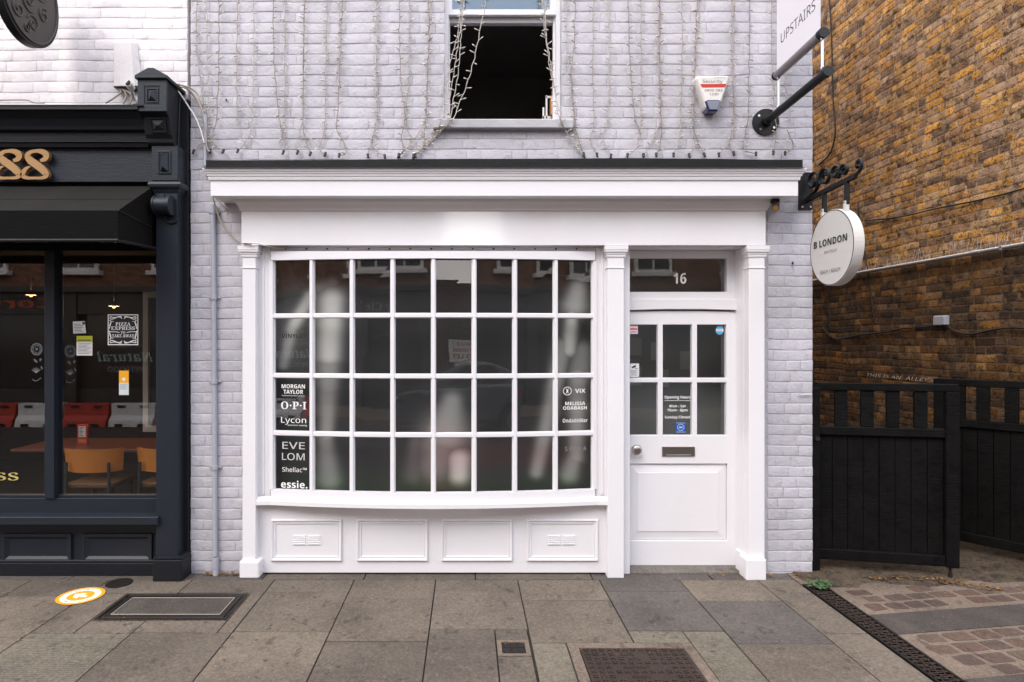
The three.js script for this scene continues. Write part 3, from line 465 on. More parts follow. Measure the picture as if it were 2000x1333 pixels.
// ================================================================ THE WHITE SHOPFRONT
const shop = thing('white_shopfront', 'white panelled shopfront with bow window and half glazed door', 'shopfront', [0.28, 0, 0]);
const bowPx = [531, 609, 687.5, 767, 846.5, 926, 1005.5, 1085, 1161];
const bow = bowPx.map((p, i) => { const u = i / 8, z = 0.02 + 0.11 * 4 * u * (1 - u); return [X(p, z), z]; });
const rowY = [2.352, 1.937, 1.492, 1.062, 0.643];
{
  part(shop, 'cornice', mould([[2.784, 0], [2.890, 0], [2.893, 0.009], [2.899, 0.012], [2.905, 0.009], [2.907, 0.013], [2.918, 0.013], [2.921, 0.020], [2.933, 0.021], [2.936, 0.027], [2.948, 0.031], [2.951, 0.037], [2.963, 0.042], [2.968, 0.042]], X(411, 0.25), X(1559, 0.25), 0.25, 0.001), M.white);
  part(shop, 'bed_moulding', mould([[2.705, 0], [2.712, 0.010], [2.722, 0.012], [2.745, 0.022], [2.765, 0.04], [2.783, 0.046]], X(471, 0.1), X(1496, 0.1), 0.1, 0.002), M.white);
  part(shop, 'fascia', box(X(471, 0.1), X(1496, 0.1), 2.454, 2.704, 0.003, 0.1, 0.003), M.gloss);
  const lead = new THREE.BoxGeometry(X(1567, 0.03) - X(403, 0.03), 0.125, 0.035, 90, 2, 1); lead.translate((X(1567, 0.03) + X(403, 0.03)) / 2, 3.043, 0.0195);
  { const p = lead.attributes.position; for (let i = 0; i < p.count; i++) { const x = p.getX(i); p.setY(i, p.getY(i) + (p.getY(i) > 3.07 ? 0.008 * (fbm(x * 0.1 + 3, 0.3, 8, 3, 4) - 0.5) * 2 + 0.006 * Math.sin(x * 1.3 + 1) : 0)); p.setZ(i, p.getZ(i) + 0.006 * (fbm(x * 0.1 + 3, 0.7, 16, 2, 6))); } lead.computeVertexNormals(); }
  part(shop, 'flashing_upstand', boxUV(lead), M.lead);
  part(shop, 'lead_roof', quads([[[X(402, 0.28), 2.972, 0.297], [X(1568, 0.28), 2.972, 0.297], [X(1568, 0.28), 3.02, 0.03], [X(402, 0.28), 3.02, 0.03]]]), M.lead);
  part(shop, 'lead_lip', quads([[[X(402, 0.28), 2.967, 0.301], [X(1568, 0.28), 2.967, 0.301], [X(1568, 0.28), 2.974, 0.296], [X(402, 0.28), 2.974, 0.296]]]), M.lead);
  part(shop, 'lead_tail', quads([[[X(377, 0.25), 2.962, 0.25], [X(403, 0.28), 2.966, 0.298], [X(403, 0.28), 2.974, 0.29], [X(377, 0.25), 2.967, 0.24]]]), M.lead);

  // pilasters
  const pil = (a, b, ca, cb, bottom) => {
    const z = 0.085, p = part(shop, 'pilaster', box(X(a, z), X(b, z), bottom, 2.40, 0.004, z, 0.004), M.white);
    part(p, 'capital', mould([[2.366, 0], [2.372, 0.008], [2.384, 0.008], [2.388, 0.012], [2.402, 0.014], [2.406, 0.022], [2.42, 0.024], [2.424, 0.026], [2.4515, 0.026]], X(a, z), X(b, z), z, 0.005), M.white);
    part(p, 'necking', mould([[2.285, 0], [2.288, 0.006], [2.294, 0.006], [2.297, 0]], X(a, z), X(b, z), z, 0.006), M.white);
    return p;
  };
  const p1 = pil(473, 499, 466, 508, 0.12); part(p1, 'base', box(X(466, 0.11), X(506, 0.11), 0, 0.135, -0.01, 0.112, 0.018), M.white);
  pil(1187, 1219, 1180, 1223, 0.0);
  const p3 = pil(1463, 1494, 1456, 1503, 0.12); part(p3, 'base', box(X(1457, 0.11), X(1497, 0.11), -0.01, 0.15, -0.01, 0.118, 0.012), M.white);

  // wall under the window with four moulded panels
  const rx0 = X(499, 0.0) + 0.001, rx1 = X(1187, 0.03), rz = 0.012;
  const riser = part(shop, 'stall_riser', box(rx0, rx1, 0.012, 0.56, -0.06, rz, 0.003), M.white);
  for (const [i, [a, b]] of [[530, 668], [697, 836], [862, 1001], [1029, 1168]].entries()) {
    const x0 = X(a, rz), x1 = X(b, rz), y0 = Y(1096, rz), y1 = Y(1015, rz);
    part(riser, 'panel', frameMould(x0, x1, y0, y1, rz, [[0, 0.0006], [0.001, 0.014], [0.006, 0.019], [0.012, 0.017], [0.022, 0.006], [0.026, 0.006], [0.027, 0.009], [0.032, 0.009], [0.034, 0.001], [0.036, 0.0009]]), M.white);
    if (i === 0 || i === 3) {
      const cx = (x0 + x1) / 2 - (i ? 0.008 : 0.0), cy = Y(1056, rz); part(riser, 'vent_plate', box(cx - 0.112, cx + 0.112, cy - 0.04, cy + 0.04, rz + 0.0012, rz + 0.0035, 0.001), M.white);
      for (const sx of [-0.054, 0.054]) for (let k = 0; k < 5; k++) part(riser, 'louvre', new THREE.CylinderGeometry(0.0058, 0.0058, 0.086, 8).scale(1, 1, 1).rotateZ(Math.PI / 2).translate(cx + sx, cy - 0.029 + k * 0.0145, rz + 0.0035), M.white);
    }
  }
  // frame around the bow
  part(shop, 'window_post', box(rx0, bow[0][0] - 0.012, 0.56, 2.4535, -0.06, 0.02, 0.003), M.white);
  part(shop, 'window_post', box(bow[8][0] + 0.012, rx1 + 0.004, 0.56, 2.4535, -0.06, 0.02, 0.003), M.white);
  part(shop, 'post_bead', box(X(514), X(518), 0.6, 2.43, 0.018, 0.028, 0.003), M.white); part(shop, 'post_bead', box(X(1173), X(1177), 0.6, 2.43, 0.018, 0.028, 0.003), M.white);
  const soffit = part(shop, 'lighting_board', box(bow[0][0] - 0.0115, bow[8][0] + 0.0115, 2.4175, 2.4535, -0.06, 0.008, 0.001), M.white);
  for (let k = 0; k < 15; k++) part(soffit, 'bulb_hole', disc(X(558 + k * 40.6, 0.008), 2.441, 0.0085, [0.006, 0.0075, 0.0065][k % 3], 0.003, 'z', 12), M.wireBlack);

  const w = part(shop, 'bow_window', ribbon(bow, 0.022, 2.352, bow.map(p => 2.405 + (0.13 - p[1]) * 0.12), -0.03), M.white);            // head rail, then the rest of the window
  part(w, 'bottom_rail', ribbon(bow, 0.02, 0.574, 0.643, -0.03), M.white);
  const wide = [[rx0 + 0.0005, 0.03], ...bow, [rx1 + 0.003, 0.03]];
  part(w, 'sill', ribbon(wide, 0.055, 0.537, 0.566, -0.03), M.white); part(w, 'sill_slope', (() => { const q = []; for (let i = 0; i + 1 < wide.length; i++) { const [a, b] = [wide[i], wide[i + 1]]; q.push([[a[0], 0.5665, a[1] + 0.05], [b[0], 0.5665, b[1] + 0.05], [b[0], 0.592, b[1] + 0.019], [a[0], 0.592, a[1] + 0.019]]); } return quads(q); })(), M.white);
  for (let r = 1; r < 4; r++) { part(w, 'glazing_bar', ribbon(bow, 0.012, rowY[r] - 0.0125, rowY[r] + 0.0125, -0.022), M.white); part(w, 'bar_lip', ribbon(bow, 0.002, rowY[r] - 0.019, rowY[r] + 0.019, -0.022), M.white); }
  for (let i = 0; i < 9; i++) {
    const hw = i === 0 || i === 8 ? 0.014 : 0.0115, [x, z] = bow[i], a = bow[Math.max(0, i - 1)], b = bow[Math.min(8, i + 1)], ang = -Math.atan2(b[1] - a[1], b[0] - a[0]);
    const g = merge([box(-hw, hw, 0.6435, 2.3515, -0.024, 0.0165, 0.002), box(-hw - 0.007, hw + 0.007, 0.644, 2.351, -0.0235, 0.001, 0.001)]); g.rotateY(ang); g.translate(x, 0, z); part(w, 'glazing_bar', g, M.white);
  }
  for (let i = 0; i < 8; i++) for (let r = 0; r < 4; r++) {
    const [x0, z0] = bow[i], [x1, z1] = bow[i + 1], y1 = rowY[r] - 0.01, y0 = rowY[r + 1] + 0.01, o = -0.012, k = () => rr(-0.0009, 0.0009);   // old panes sit slightly out of true
    part(w, 'pane', quads([[[x0, y0, z0 + o + k()], [x1, y0, z1 + o + k()], [x1, y1, z1 + o + k()], [x0, y1, z0 + o + k()]]]), M.oldGlass);
  }
}
// the door and its fanlight, set back
const DZ = -0.15;
{
  const jz = -0.17, dx0 = X(1221, DZ), dx1 = X(1443, DZ);
  part(shop, 'door_jamb', box(X(1219, 0.085) + 0.001, dx0 - 0.002, 0, 2.453, jz - 0.06, 0.002, 0.003), M.white);
  const jb = part(shop, 'door_jamb', box(dx1 + 0.002, X(1463, 0.085) - 0.001, 0, 2.453, jz - 0.06, 0.002, 0.003), M.white);
  part(jb, 'bead', box(dx1 - 0.01, dx1 + 0.008, 0, 2.1, DZ + 0.008, DZ + 0.03, 0.004), M.white);
  part(jb, 'base_block', box(X(1444, -0.03), X(1459, -0.0) , 0, 0.16, -0.1, 0.014, 0.008), M.white);
  part(shop, 'door_head_soffit', box(dx0 - 0.001, dx1 + 0.001, 2.4545, 2.51, jz - 0.06, 0.002, 0.002), M.white);
  // fanlight
  const fy0 = Y(571, DZ), fy1 = Y(505, DZ), fx0 = X(1229, DZ), fx1 = X(1420, DZ);
  const fan = part(shop, 'fanlight', frameMould(dx0 - 0.001, dx1 + 0.001, Y(603, DZ), 2.4535, DZ - 0.05, [[0, 0], [0, 0.042]], false), M.white);
  const fr = poly([[dx0, Y(585, DZ)], [dx1, Y(585, DZ)], [dx1, 2.453], [dx0, 2.453]]); fr.holes.push(rectPath(fx0, fx1, fy0, fy1));
  part(fan, 'frame', boxUV(extrude(fr, 0.05, 0.003).translate(0, 0, DZ - 0.05)), M.white);
  part(fan, 'pane', quads([[[fx0, fy0, DZ - 0.02], [fx1, fy0, DZ - 0.02], [fx1, fy1, DZ - 0.02], [fx0, fy1, DZ - 0.02]]]), M.glass);
  const tr = poly([[dx0, Y(607, DZ)], [dx0 + 0.3, Y(605, DZ)], [dx0 + 0.6, Y(605, DZ)], [dx1, Y(607, DZ)], [dx1, Y(585, DZ) - 0.001], [dx0, Y(585, DZ) - 0.001]]);
  part(shop, 'transom', boxUV(extrude(tr, 0.075, 0.004).translate(0, 0, DZ - 0.05)), M.white);

  const d = part(shop, 'door', (() => {
    const s = poly([[dx0 + 0.003, Y(1107, DZ)], [dx1 - 0.003, Y(1109, DZ)], [dx1 - 0.003, Y(610, DZ)], [dx0 + 0.6, Y(608.5, DZ)], [dx0 + 0.3, Y(608.5, DZ)], [dx0 + 0.003, Y(610, DZ)]]);
    for (const [a, b] of [[1229, 1285], [1295, 1352], [1362, 1419]]) for (const [c, e] of [[635, 739], [748, 851]]) s.holes.push(rectPath(X(a, DZ), X(b, DZ), Y(e, DZ), Y(c, DZ)));
    s.holes.push(rectPath(X(1228, DZ), X(1421, DZ), Y(1057, DZ), Y(907, DZ)));
    return boxUV(extrude(s, 0.045, 0.004).translate(0, 0, DZ - 0.045));
  })(), M.white);
  for (const [a, b] of [[1229, 1285], [1295, 1352], [1362, 1419]]) for (const [c, e] of [[635, 739], [748, 851]]) { const k = () => rr(-0.0005, 0.0005); part(d, 'pane', quads([[[X(a, DZ), Y(e, DZ), DZ - 0.02 + k()], [X(b, DZ), Y(e, DZ), DZ - 0.02 + k()], [X(b, DZ), Y(c, DZ), DZ - 0.02 + k()], [X(a, DZ), Y(c, DZ), DZ - 0.02 + k()]]]), M.glass); }
  part(d, 'raised_panel', frameMould(X(1228, DZ), X(1421, DZ), Y(1057, DZ), Y(907, DZ), DZ - 0.02, [[0.0003, -0.006], [0.004, 0.002], [0.07, 0.012], [0.0705, 0.016], [0.074, 0.016]]), M.white);
  const kx = X(1244, DZ + 0.05), ky = Y(880, DZ + 0.05);
  part(d, 'knob', new THREE.LatheGeometry([[0, 0], [0.026, 0], [0.027, 0.004], [0.022, 0.008], [0.012, 0.011], [0.011, 0.022], [0.018, 0.028], [0.034, 0.036], [0.0405, 0.048], [0.038, 0.058], [0.028, 0.066], [0.012, 0.070], [0, 0.071]].map(p => new THREE.Vector2(...p)), 32).rotateX(Math.PI / 2).translate(kx, ky, DZ), M.nickel);
  const lp = part(d, 'letter_plate', frameMould(X(1293, DZ), X(1357, DZ), Y(892, DZ), Y(873, DZ), DZ, [[0, 0], [0.001, 0.006], [0.003, 0.008], [0.028, 0.008], [0.029, 0.004], [0.03, 0.003]], false), M.nickel);
  const [lx0, lx1, ly0, ly1] = [X(1293, DZ) + 0.0305, X(1357, DZ) - 0.0305, Y(892, DZ) + 0.021, Y(873, DZ) - 0.021];
  lp.geometry.dispose(); lp.geometry = (() => { const a = [X(1293, DZ), X(1357, DZ), Y(892, DZ), Y(873, DZ)]; const s = poly([[a[0], a[2]], [a[1], a[2]], [a[1], a[3]], [a[0], a[3]]]); s.holes.push(rectPath(X(1301, DZ), X(1349, DZ), Y(889, DZ), Y(877, DZ))); const g = boxUV(extrude(s, 0.009, 0.002).translate(0, 0, DZ + 0.0005)); const b = bases.get(lp); return g.translate(-b[0], -b[1], -b[2]); })();
  part(d, 'letter_flap', box(X(1301.3, DZ), X(1348.7, DZ), Y(888.7, DZ), Y(877.3, DZ), DZ + 0.0006, DZ + 0.004, 0.001), M.nickel);
  part(d, 'lock_keep', box(X(1219.5, DZ + 0.02), X(1226, DZ + 0.02), Y(787, DZ), Y(772, DZ), DZ - 0.002, DZ + 0.022, 0.003), M.nickel); part(d, 'lock_staple', box(X(1219.5, DZ + 0.02), X(1225, DZ + 0.02), Y(770.5, DZ), Y(759, DZ), DZ - 0.002, DZ + 0.03, 0.004), M.rust);
  const doorstep = ground('doorstep', box(X(1219, -0.1), X(1462, -0.1), -0.03, 0.012, -0.5, 0.0, 0.006), std(rgb(0.225, 0.205, 0.195), 0.85, { map: stoneTone, bumpMap: stoneBump, bumpScale: 0.004 }));
  roomShell('shop_room', -1.75, 2.35, 0.02, 2.75, -4.5, -0.325, M.room);
  roomShellFill();
  const lob = structure('added_partition', [1.7, 0, -0.85]); part(lob, 'panel', box(0.95, 2.34, 0.02, 2.74, -0.9, -0.82, 0), std(rgb(0.30, 0.31, 0.295), 0.8));  // partition added close behind the door so its dark panes look greyer
  for (const [x, y] of [[1.42, 1.62], [1.62, 1.58], [1.42, 1.36], [1.66, 1.34], [1.88, 1.5]]) part(lob, 'picture', box(x, x + 0.12, y, y + 0.16, -0.819, -0.81, 0.002), std(rgb(0.42, 0.42, 0.41), 0.6));
}
function roomShellFill() {
  // back of the window bay: a boxed display space with a large blurred photographic print hung behind the glass
  const w = 1024, h = 704, x0 = 531, x1 = 1161, y0 = 500, y1 = 966;
  const figs = [ // soft pale limbs in the print: [x, y, x, y, r0, r1, strength]
    [660, 590, 655, 700, 24, 22, 0.8], [655, 700, 650, 860, 22, 13, 0.55], [648, 860, 655, 945, 14, 22, 0.5], [620, 585, 585, 650, 13, 11, 0.55], [585, 650, 570, 720, 11, 9, 0.4], [660, 560, 640, 570, 14, 16, 0.35],
    [880, 790, 870, 850, 20, 40, 0.55], [860, 850, 850, 915, 42, 36, 0.38], [893, 905, 893, 935, 22, 20, 0.75], [815, 860, 810, 935, 14, 20, 0.25],
    [1112, 565, 1106, 600, 17, 26, 0.6], [1100, 620, 1095, 690, 12, 14, 0.65], [1120, 690, 1115, 730, 18, 22, 0.4], [1085, 680, 1065, 780, 16, 16, 0.5], [1065, 780, 1035, 930, 16, 13, 0.5], [1112, 740, 1108, 900, 19, 15, 0.55], [1105, 900, 1095, 935, 15, 18, 0.5]];
  const t = tex(w, (u, v) => {
    const x = lerp(x0, x1, u), y = lerp(y1, y0, v); let a = 0;
    for (const [ax, ay, bx, by, r0, r1, s] of figs) { const dx = bx - ax, dy = by - ay, k = clamp(((x - ax) * dx + (y - ay) * dy) / (dx * dx + dy * dy)), r = lerp(r0, r1, k), d = Math.hypot(x - ax - dx * k, y - ay - dy * k) / r; a = Math.max(a, s * Math.exp(-Math.pow(d, 2.6) * 0.8)) + 0.05 * s * Math.exp(-d * d * 0.3); }
    const n = 0.9 + 0.2 * fbm(u, v, 6, 4, 13), mid = step(780, 900, y) * Math.exp(-Math.pow((x - 865) / 60, 2)), grass = step(915, 955, y), red = Math.exp(-Math.pow((x - 985) / 120, 2)) * Math.exp(-Math.pow((y - 895) / 28, 2));  // red: a street reflection painted into the print as a soft band
    const paintedHaze = 0.34 * Math.exp(-Math.pow((x - 560) / 52, 2)) * Math.exp(-Math.pow((y - 655) / 75, 2)); a += paintedHaze;  // pale haze over the left panes, painted into the print
    const base = [0.155 * n + 0.03 * mid + 0.08 * red - 0.02 * grass, 0.156 * n + 0.02 * grass, 0.155 * n - 0.03 * grass];
    return [base[0] + 0.80 * a + 0.02 * mid, base[1] + 0.795 * a, base[2] + 0.765 * a];
  }, 0, true, h);
  t.wrapS = t.wrapT = THREE.ClampToEdgeWrapping;
  const z = -0.10, bk = thing('window_backdrop', 'large dark print with blurred pale figures hung behind the bow window', 'backdrop', [0, 0.6, z]);
  const g = printQuad([X(x0, z) - 0.08, 0.60, z], [X(x1, z) + 0.08, 0.60, z], [X(x1, z) + 0.08, 2.42, z], [X(x0, z) - 0.08, 2.42, z]);
  part(bk, 'print', g, std(rgb(1, 1, 1), 0.8, { map: t })); part(bk, 'top_batten', box(X(x0, z) - 0.08, X(x1, z) + 0.08, 2.40, 2.43, z - 0.02, z - 0.001, 0.002), M.room);
}

// ---------------------------------------------------------------- lettering and stickers on the shop glass
{
  const facet = (i, px0, px1, py0, py1) => {               // a place on pane column i, 2 mm in front of the glass
    const [ax, az] = bow[i], [bx, bz] = bow[i + 1], at = px => { let k = (px - bowPx[i]) / (bowPx[i + 1] - bowPx[i]); return [lerp(ax, bx, k), lerp(az, bz, k) - 0.0095]; };
    const [xa, za] = at(px0), [xb, zb] = at(px1), zm = (za + zb) / 2; return printQuad([xa, Y(py1, zm), za], [xb, Y(py1, zm), zb], [xb, Y(py0, zm), zb], [xa, Y(py0, zm), za]);
  };
  const words = (label, i, r, W, H, draw) => single('window_lettering', facet(i, ...r), printMat(canvasTex(W, H, draw)), label, 'lettering', 'brand names on the bow window');
  const C = '#e9e6e4';
  words('dark lettering high in the left column of bow window panes', 0, [547, 601, 640, 666], 432, 208, g => { textLine(g, 'CND', 300, 82, '54px sans-serif', '#5a5a58', 130); g.fillStyle = '#2c2b2b'; g.fillRect(372, 40, 44, 44); textLine(g, 'VINYLUX', 216, 168, 'bold 84px sans-serif', '#262525', 400); });
  words('white capital lettering in two lines, third pane down at left', 0, [546, 598, 748, 776], 416, 224, g => { textLine(g, 'MORGAN', 208, 92, 'bold 88px sans-serif', C, 380); textLine(g, 'TAYLOR', 208, 178, 'bold 88px sans-serif', C, 310); textLine(g, 'Professional Nail Lacquer', 208, 216, '28px sans-serif', C, 360); });
  words('white serif initials with dots, third pane down at left', 0, [545, 600, 782, 804], 440, 176, g => textLine(g, 'O·P·I', 220, 146, 'bold 164px serif', C, 410));
  words('white rounded lettering with small line below, third pane down at left', 0, [545, 600, 814, 834], 440, 160, g => { textLine(g, 'Lycon', 220, 104, '124px sans-serif', C, 420); textLine(g, 'precision waxing', 280, 152, '34px sans-serif', C, 300); });
  words('thin white two line capitals in the bottom left pane', 0, [546, 598, 860, 902], 416, 336, g => { textLine(g, 'EVE', 208, 144, '150px sans-serif', '#c9c6c4', 390); textLine(g, 'LOM', 208, 318, '150px sans-serif', '#c9c6c4', 390); });
  words('small white lettering in the middle of the bottom left pane', 0, [549, 600, 911, 926], 408, 120, g => textLine(g, 'Shellac™', 204, 96, '96px sans-serif', C, 396));
  words('bold white lowercase lettering at foot of bottom left pane', 0, [546, 602, 938, 959], 448, 168, g => textLine(g, 'essie.', 224, 130, 'bold 150px sans-serif', C, 430));
  words('white ringed emblem and lettering in the right column of panes', 7, [1099, 1146, 754, 776], 376, 176, g => { g.strokeStyle = C; g.lineWidth = 10; g.beginPath(); g.arc(76, 84, 62, 0, 7); g.stroke(); g.beginPath(); g.arc(20, 84, 52, -0.75, 0.75); g.stroke(); g.beginPath(); g.arc(132, 84, 52, 2.4, 3.9); g.stroke(); g.fillStyle = C; g.fillRect(60, 78, 32, 12); textLine(g, 'ViX', 278, 114, 'bold 84px sans-serif', C, 160); });
  words('white two line capitals in the right column, third pane down', 7, [1099, 1148, 783, 803], 392, 160, g => { textLine(g, 'MELISSA', 196, 74, 'bold 74px sans-serif', C, 320); textLine(g, 'ODABASH', 196, 144, 'bold 74px sans-serif', C, 384); });
  words('fine white lettering low in the right column, third pane down', 7, [1098, 1149, 815, 830], 408, 120, g => textLine(g, 'OndadeMar', 204, 88, 'bold 82px sans-serif', '#d6d3d1', 396));
  words('faint grey spaced capitals in the bottom right pane', 7, [1102, 1147, 868, 887], 360, 152, g => textLine(g, 'S O F I A', 180, 108, '92px sans-serif', '#8e8d8a', 340));
  const num = single('door_number', printAt(1314, 1342, 531, 557, DZ - 0.017), printMat(canvasTex(224, 208, g => textLine(g, '16', 112, 190, 'bold 228px sans-serif', '#eeecea', 214))), 'white house number sixteen on the glass above the door', 'house number');
  single('opening_hours', printAt(1296, 1351, 770, 822, DZ - 0.017), printMat(canvasTex(440, 416, g => { textLine(g, 'Opening Hours', 220, 76, 'bold 62px sans-serif', C, 412); g.fillStyle = C; g.fillRect(12, 104, 416, 6); textLine(g, 'Mon - Sat', 220, 212, 'bold 58px sans-serif', C, 262); textLine(g, '10am - 6pm', 220, 276, 'bold 58px sans-serif', C, 326); textLine(g, 'Sunday Closed', 220, 386, 'bold 58px sans-serif', C, 400); })), 'white opening hours lettered on the middle lower door pane', 'lettering');
  single('sticker', printAt(1320, 1340, 826, 846, DZ - 0.017), printMat(canvasTex(160, 160, g => { g.fillStyle = '#1c4fa0'; g.fillRect(0, 0, 160, 160); g.strokeStyle = '#dfe8f4'; g.lineWidth = 6; g.beginPath(); g.arc(80, 78, 50, 0, 7); g.stroke(); g.fillStyle = '#dfe8f4'; g.fillRect(56, 66, 48, 8); g.fillRect(50, 82, 60, 8); g.fillRect(8, 148, 144, 5); g.fillRect(8, 8, 144, 4); })), 'small square blue sticker low on the door glass', 'sticker');
  single('sticker', printAt(1230.5, 1246, 637, 653, DZ - 0.017), printMat(canvasTex(128, 128, g => { g.fillStyle = '#f0d9dc'; g.fillRect(0, 0, 128, 128); g.fillStyle = '#d9473f'; g.fillRect(6, 40, 116, 26); g.fillStyle = '#b99ac0'; g.fillRect(14, 84, 100, 26); })), 'pink and red sticker at top left of the door glass', 'sticker');
  single('sticker', printAt(1398, 1414, 637, 655, DZ - 0.017), printMat(canvasTex(128, 144, g => { g.fillStyle = '#4aa3cf'; g.beginPath(); g.ellipse(64, 72, 62, 70, 0, 0, 7); g.fill(); g.fillStyle = '#f0e6e4'; g.fillRect(8, 52, 112, 36); g.fillStyle = '#c8574f'; g.fillRect(18, 60, 92, 7); g.fillRect(18, 74, 80, 6); })), 'round blue sticker at top right of the door glass', 'sticker');
  single('sticker', printAt(1231, 1248.5, 711, 737, DZ - 0.017), printMat(canvasTex(140, 208, g => { g.fillStyle = '#e9e7e6'; g.fillRect(0, 0, 140, 208); g.fillStyle = '#191919'; g.save(); g.translate(60, 50); g.rotate(-0.5); g.fillRect(-34, -14, 66, 26); g.restore(); g.fillRect(72, 56, 10, 24); g.fillRect(78, 74, 40, 6); g.fillStyle = '#77777a'; for (let k = 0; k < 8; k++) g.fillRect(14, 100 + k * 12, 112 - (k % 3) * 18, 5); })), 'white camera warning sticker on the left door pane', 'sticker');
}

// ================================================================ FITTINGS ON THE GREY WALL
{ // alarm box: rounded triangle, point down
  const t = thing('alarm_box', 'white triangular security alarm box with blue light on the grey wall', 'alarm box', [X(1391), Y(222), 0.0]);
  const z0 = 0.0, zf = 0.085, cx = X(1393, zf), top = Y(147, zf), bot = Y(213, zf);
  const shp = (k) => { const s = new THREE.Shape(), hw = 0.128 * k, lw = 0.045 * k, y1 = top, y0 = bot, r = 0.022; s.moveTo(cx - hw + r, y1); s.lineTo(cx + hw - r, y1); s.quadraticCurveTo(cx + hw, y1, cx + hw - 0.004, y1 - r * 1.4); s.lineTo(cx + lw + 0.012, y0 + 0.02); s.quadraticCurveTo(cx + lw, y0, cx + lw - 0.02, y0); s.lineTo(cx - lw + 0.02, y0); s.quadraticCurveTo(cx - lw, y0, cx - lw - 0.012, y0 + 0.02); s.lineTo(cx - hw + 0.004, y1 - r * 1.4); s.quadraticCurveTo(cx - hw, y1, cx - hw + r, y1); return s; };
  part(t, 'case', new THREE.ExtrudeGeometry(shp(1), { depth: 0.05, bevelEnabled: true, bevelThickness: 0.03, bevelSize: 0.018, bevelOffset: -0.018, bevelSegments: 4, curveSegments: 8 }).translate(0, 0, 0.006), std(rgb(0.72, 0.685, 0.65), 0.35));
  const bl = new THREE.ExtrudeGeometry(poly([[cx - 0.06, bot + 0.055], [cx - 0.042, bot + 0.068], [cx + 0.042, bot + 0.068], [cx + 0.06, bot + 0.055], [cx + 0.034, bot - 0.016], [cx - 0.034, bot - 0.016]]), { depth: 0.066, bevelEnabled: true, bevelThickness: 0.018, bevelSize: 0.012, bevelOffset: -0.01, bevelSegments: 3 }).translate(0, 0, 0.006);
  part(t, 'blue_lens', bl, std(rgb(0.006, 0.02, 0.09), 0.12, { clearcoat: 1 }));
  part(t, 'front_label', printQuad([cx - 0.115, top - 0.165, zf + 0.0025], [cx + 0.115, top - 0.165, zf + 0.0025], [cx + 0.115, top - 0.006, zf + 0.0025], [cx - 0.115, top - 0.006, zf + 0.0025]), printMat(canvasTex(460, 318, g => {
    textLine(g, 'Security Fire & Co', 330, 34, 'italic 20px sans-serif', '#77706c', 170); g.fillStyle = '#8a8480'; g.fillRect(40, 48, 380, 2); textLine(g, 'Security', 220, 104, '58px sans-serif', '#565354', 300);
    g.fillStyle = '#bf2a20'; g.beginPath(); g.moveTo(40, 124); g.lineTo(424, 120); g.lineTo(404, 170); g.lineTo(66, 174); g.fill(); textLine(g, '0800 083', 236, 232, '46px sans-serif', '#565354', 270); textLine(g, '1230', 240, 288, '46px sans-serif', '#565354', 140);
  })));
}
{ // projecting banner: pole on a round flange, bottom rail, banner
  const bx = 2.242, t = thing('banner_sign', 'pale hanging banner lettered upstairs on a black projecting pole', 'banner sign', [bx, Y(240), 0]);
  const fl = part(t, 'flange', disc(bx, Y(240), 0.008, 0.098, 0.02, 'z', 48), M.black);
  for (let k = 0; k < 4; k++) { const a = 0.9 + k * Math.PI / 2; part(fl, 'screw', disc(bx + 0.072 * Math.cos(a), Y(240) + 0.072 * Math.sin(a), 0.02, 0.009, 0.008, 'z', 10), M.steel); }
  part(t, 'pole', rod([bx, Y(240), 0.01], [bx, 3.425, 0.80], 0.028, 20), M.black); part(t, 'pole_end', rod([bx, 3.424, 0.79], [bx, 3.426, 0.825], 0.033, 20), M.black); part(t, 'pole_collar', rod([bx, Y(240), 0.012], [bx, 3.394, 0.06], 0.038, 20), M.black);
  part(t, 'bottom_rail', rod([bx, 3.672, 0.175], [bx, 3.69, 0.745], 0.0285, 20), std(rgb(0.30, 0.27, 0.27), 0.35, { metalness: 0.7 })); part(t, 'rail_end', rod([bx, 3.6895, 0.735], [bx, 3.691, 0.775], 0.033, 20), M.black); part(t, 'rail_end', rod([bx, 3.6715, 0.158], [bx, 3.672, 0.176], 0.031, 20), M.black);
  for (const [z, y0, y1] of [[0.755, 3.455, 3.665], [0.2, 3.42, 3.65]]) { const l = part(t, 'turnbuckle', rod([bx, y0 + 0.02, z], [bx, y1 - 0.02, z], 0.010, 8), M.steel); for (const y of [y0 + 0.012, y1 - 0.012]) part(l, 'eye', new THREE.TorusGeometry(0.014, 0.0045, 6, 14).rotateY(0.6).translate(bx, y, z), M.steel); }
  const tx = canvasTex(512, 1024, g => { g.fillStyle = '#e3dee3'; g.fillRect(0, 0, 512, 1024); g.save(); textLine(g, 'UPSTAIRS', 256, 872, '84px sans-serif', '#3a383c', 424); g.restore(); });
  part(t, 'banner', printQuad([bx - 0.004, 3.69, 0.185], [bx - 0.004, 3.705, 0.735], [bx - 0.004, 4.90, 0.735], [bx - 0.004, 4.90, 0.185]), new THREE.MeshPhysicalMaterial({ map: tx, roughness: 0.7, side: THREE.DoubleSide }));
  part(t, 'banner_back', box(bx - 0.002, bx + 0.002, 3.68, 4.90, 0.187, 0.733, 0), std(rgb(0.7, 0.68, 0.7), 0.7)); part(t, 'top_rail', rod([bx, 4.915, 0.0], [bx, 4.915, 0.76], 0.0285, 16), M.galv);
}
